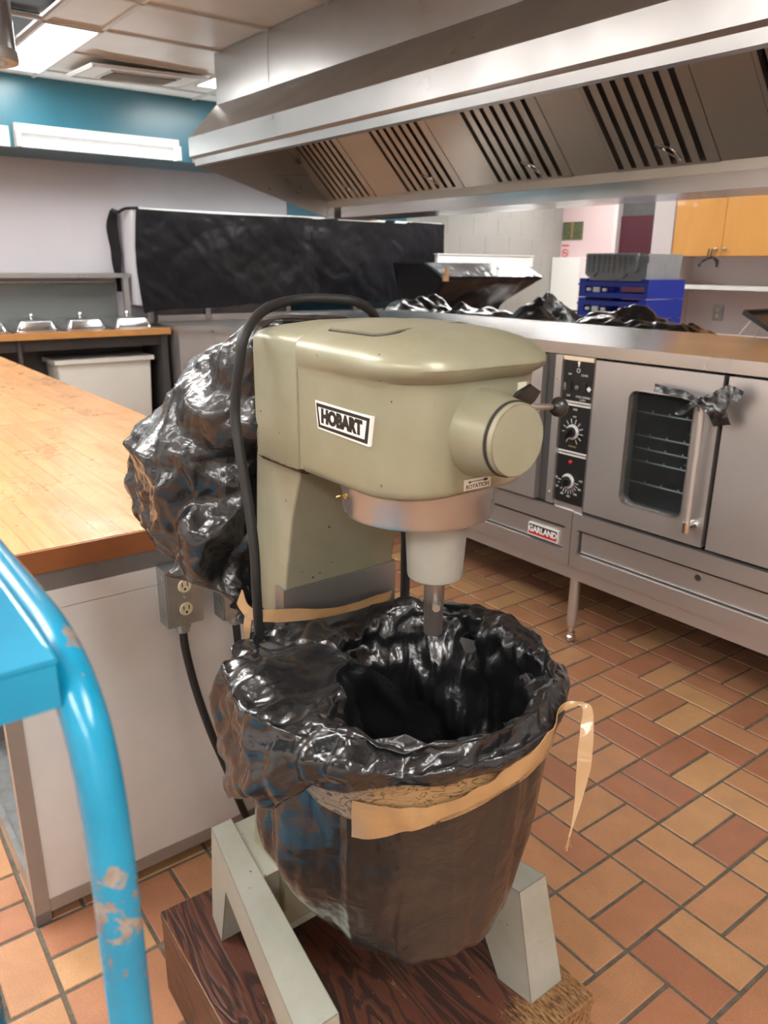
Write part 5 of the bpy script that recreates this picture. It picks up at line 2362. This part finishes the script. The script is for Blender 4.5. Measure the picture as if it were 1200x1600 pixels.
crate(1.022, 'blue plastic crate at the bottom of the stack')
crate(1.146, 'blue plastic crate in the middle of the stack')
crate(1.270, 'blue plastic crate at the top of the blue stack, under the grey one')
t = empty('plastic_crate', 'grey ribbed plastic crate upside down on the blue crates', 'crate', (-3.3, 4.6, 1.39))
b = B()
n_ = 8
loft(b, [[(-3.50, 4.42, 1.378), (-3.06, 4.42, 1.378), (-3.06, 4.78, 1.378), (-3.50, 4.78, 1.378)], [(-3.515, 4.41, 1.545), (-3.05, 4.41, 1.545), (-3.05, 4.79, 1.545), (-3.515, 4.79, 1.545)]])
b.faces.new([b.verts.new(p) for p in ((-3.515, 4.41, 1.545), (-3.05, 4.41, 1.545), (-3.05, 4.79, 1.545), (-3.515, 4.79, 1.545))])
fin('shell', b, 'crategrey', t, smooth=0)
b = B()
zl = lambda s: 1.40 if (s < .12 or .38 < s < .62 or s > .9) else 1.425
prism(b, [(-3.52, 1.55), (-3.52, 1.42), (-3.50, 1.402), (-3.45, 1.402), (-3.43, 1.425), (-3.36, 1.425), (-3.33, 1.392), (-3.22, 1.392), (-3.19, 1.425), (-3.14, 1.425), (-3.12, 1.45), (-3.115, 1.55)], 4.395, 4.412, 'y')
fin('hinged_flap', b, 'crategrey', t, smooth=0)
for k_ in range(10):
    b = B()
    x = -3.50 + .041 * k_
    bx(b, x, x + .008, 4.385, 4.396, 1.43, 1.545)
    fin('rib', b, 'crategrey', t, .001)
for z in (1.44, 1.47, 1.50, 1.535):
    b = B()
    bx(b, -3.515, -3.115, 4.386, 4.396, z, z + .007)
    fin('rib', b, 'crategrey', t, .001)
b = B()
bx(b, -3.09, -3.03, 4.392, 4.412, 1.49, 1.53)
fin('latch', b, 'crategrey', t, .004)

# maple cabinet
t = empty('wall_cabinet', 'orange maple wall cabinet with small round knobs', 'cabinet', (-2.5, 5.8, 1.55))
b = B()
bx(b, -3.715, -.3, 5.69, 6.0, 1.549, 2.45)
fin('carcass', b, 'maple', t, smooth=0)
kx = {0: -3.302, 1: -2.86}
for k_ in range(8):
    xa = -3.715 + k_ * .413
    b = B()
    bx(b, xa + .002, xa + .411, 5.668, 5.688, 1.551, 2.44)
    d = fin('door', b, 'maple', t, .002)
    xk = xa + .035 if k_ % 2 else xa + .378
    b = B()
    lathe(b, [(.005, 0), (.005, .012), (.012, .018), (.0125, .026), (.006, .030)], (xk, 5.668, 1.597), (0, -1, 0), 14)
    fin('knob', b, 'dullsteel', d)
b = B()
bx(b, -3.70, .5, 5.66, 6.0, 1.308, 1.337)
t = fin('wall_shelf', b, 'white', None, .003)
tag(t, 'thin white shelf under the maple cabinet', 'shelf')
t = empty('wall_outlet', 'pale wall outlet below the white shelf', 'outlet', (-3.45, 6.0, 1.12))
b = B()
bx(b, -3.492, -3.408, 5.992, 5.9995, 1.062, 1.182)
fin('cover_plate', b, 'galv', t, .002)
for z in (1.098, 1.146):
    b = B()
    lathe(b, [(.018, 0), (.018, .004)], (-3.45, 5.992, z), (0, -1, 0), 16)
    fin('receptacle', b, 'cream', t)
# ribbon hanging from the cabinet knob
t = empty('hanging_black_ribbon', 'black plastic strip tied to the knob of the maple cabinet', 'ribbon', (-3.37, 5.64, 1.56))
b = B()
for dx in (-.012, .012):
    ribbon(b, [(-3.372 + dx, 5.644, 1.60), (-3.374 + dx, 5.638, 1.57), (-3.374 + dx, 5.638, 1.53)], [(.005, 0, 0)] * 3, .002, 4)
ribbon(b, [(-3.374, 5.638, 1.535), (-3.40, 5.63, 1.52), (-3.44, 5.63, 1.50), (-3.445, 5.63, 1.47)], [(0, 0, .008), (.004, 0, .012), (.016, 0, .016), (.012, 0, .004)], .003, 5, .004)
ribbon(b, [(-3.374, 5.638, 1.535), (-3.34, 5.63, 1.54), (-3.305, 5.63, 1.515), (-3.30, 5.63, 1.47)], [(0, 0, .008), (0, 0, .010), (.012, 0, .006), (.007, 0, 0)], .003, 5, .004)
fin('strip', b, 'bag', t)

# dark tray leaning on a wire rest behind the worktop
t = empty('tray_rest', 'dark tray on a wire rest at the right edge behind the worktop', 'tray', (-1.75, 3.4, 1.126))
b = B()
MTT = Matrix.Translation((-1.66, 3.40, 1.212)) @ Matrix.Rotation(math.radians(28), 4, 'Y')
bx(b, -.14, .30, -.10, .12, -.004, .004, M=MTT)
bx(b, -.145, -.135, -.10, .12, -.004, .016, M=MTT)
bx(b, -.14, .30, -.104, -.096, -.004, .016, M=MTT)
MTT2 = MTT
fin('tray', b, 'blackmetal', t, .001)
b = B()
tube(b, [(-1.77, 3.36, 1.255), (-1.80, 3.34, 1.20), (-1.83, 3.33, 1.128)], .003, 8, 3)
tube(b, [(-1.77, 3.46, 1.255), (-1.80, 3.48, 1.20), (-1.83, 3.49, 1.128)], .003, 8, 3)
fin('wire_leg', b, 'rack', t)

for o in bpy.data.objects:
    if '_w' in o: del o['_w']
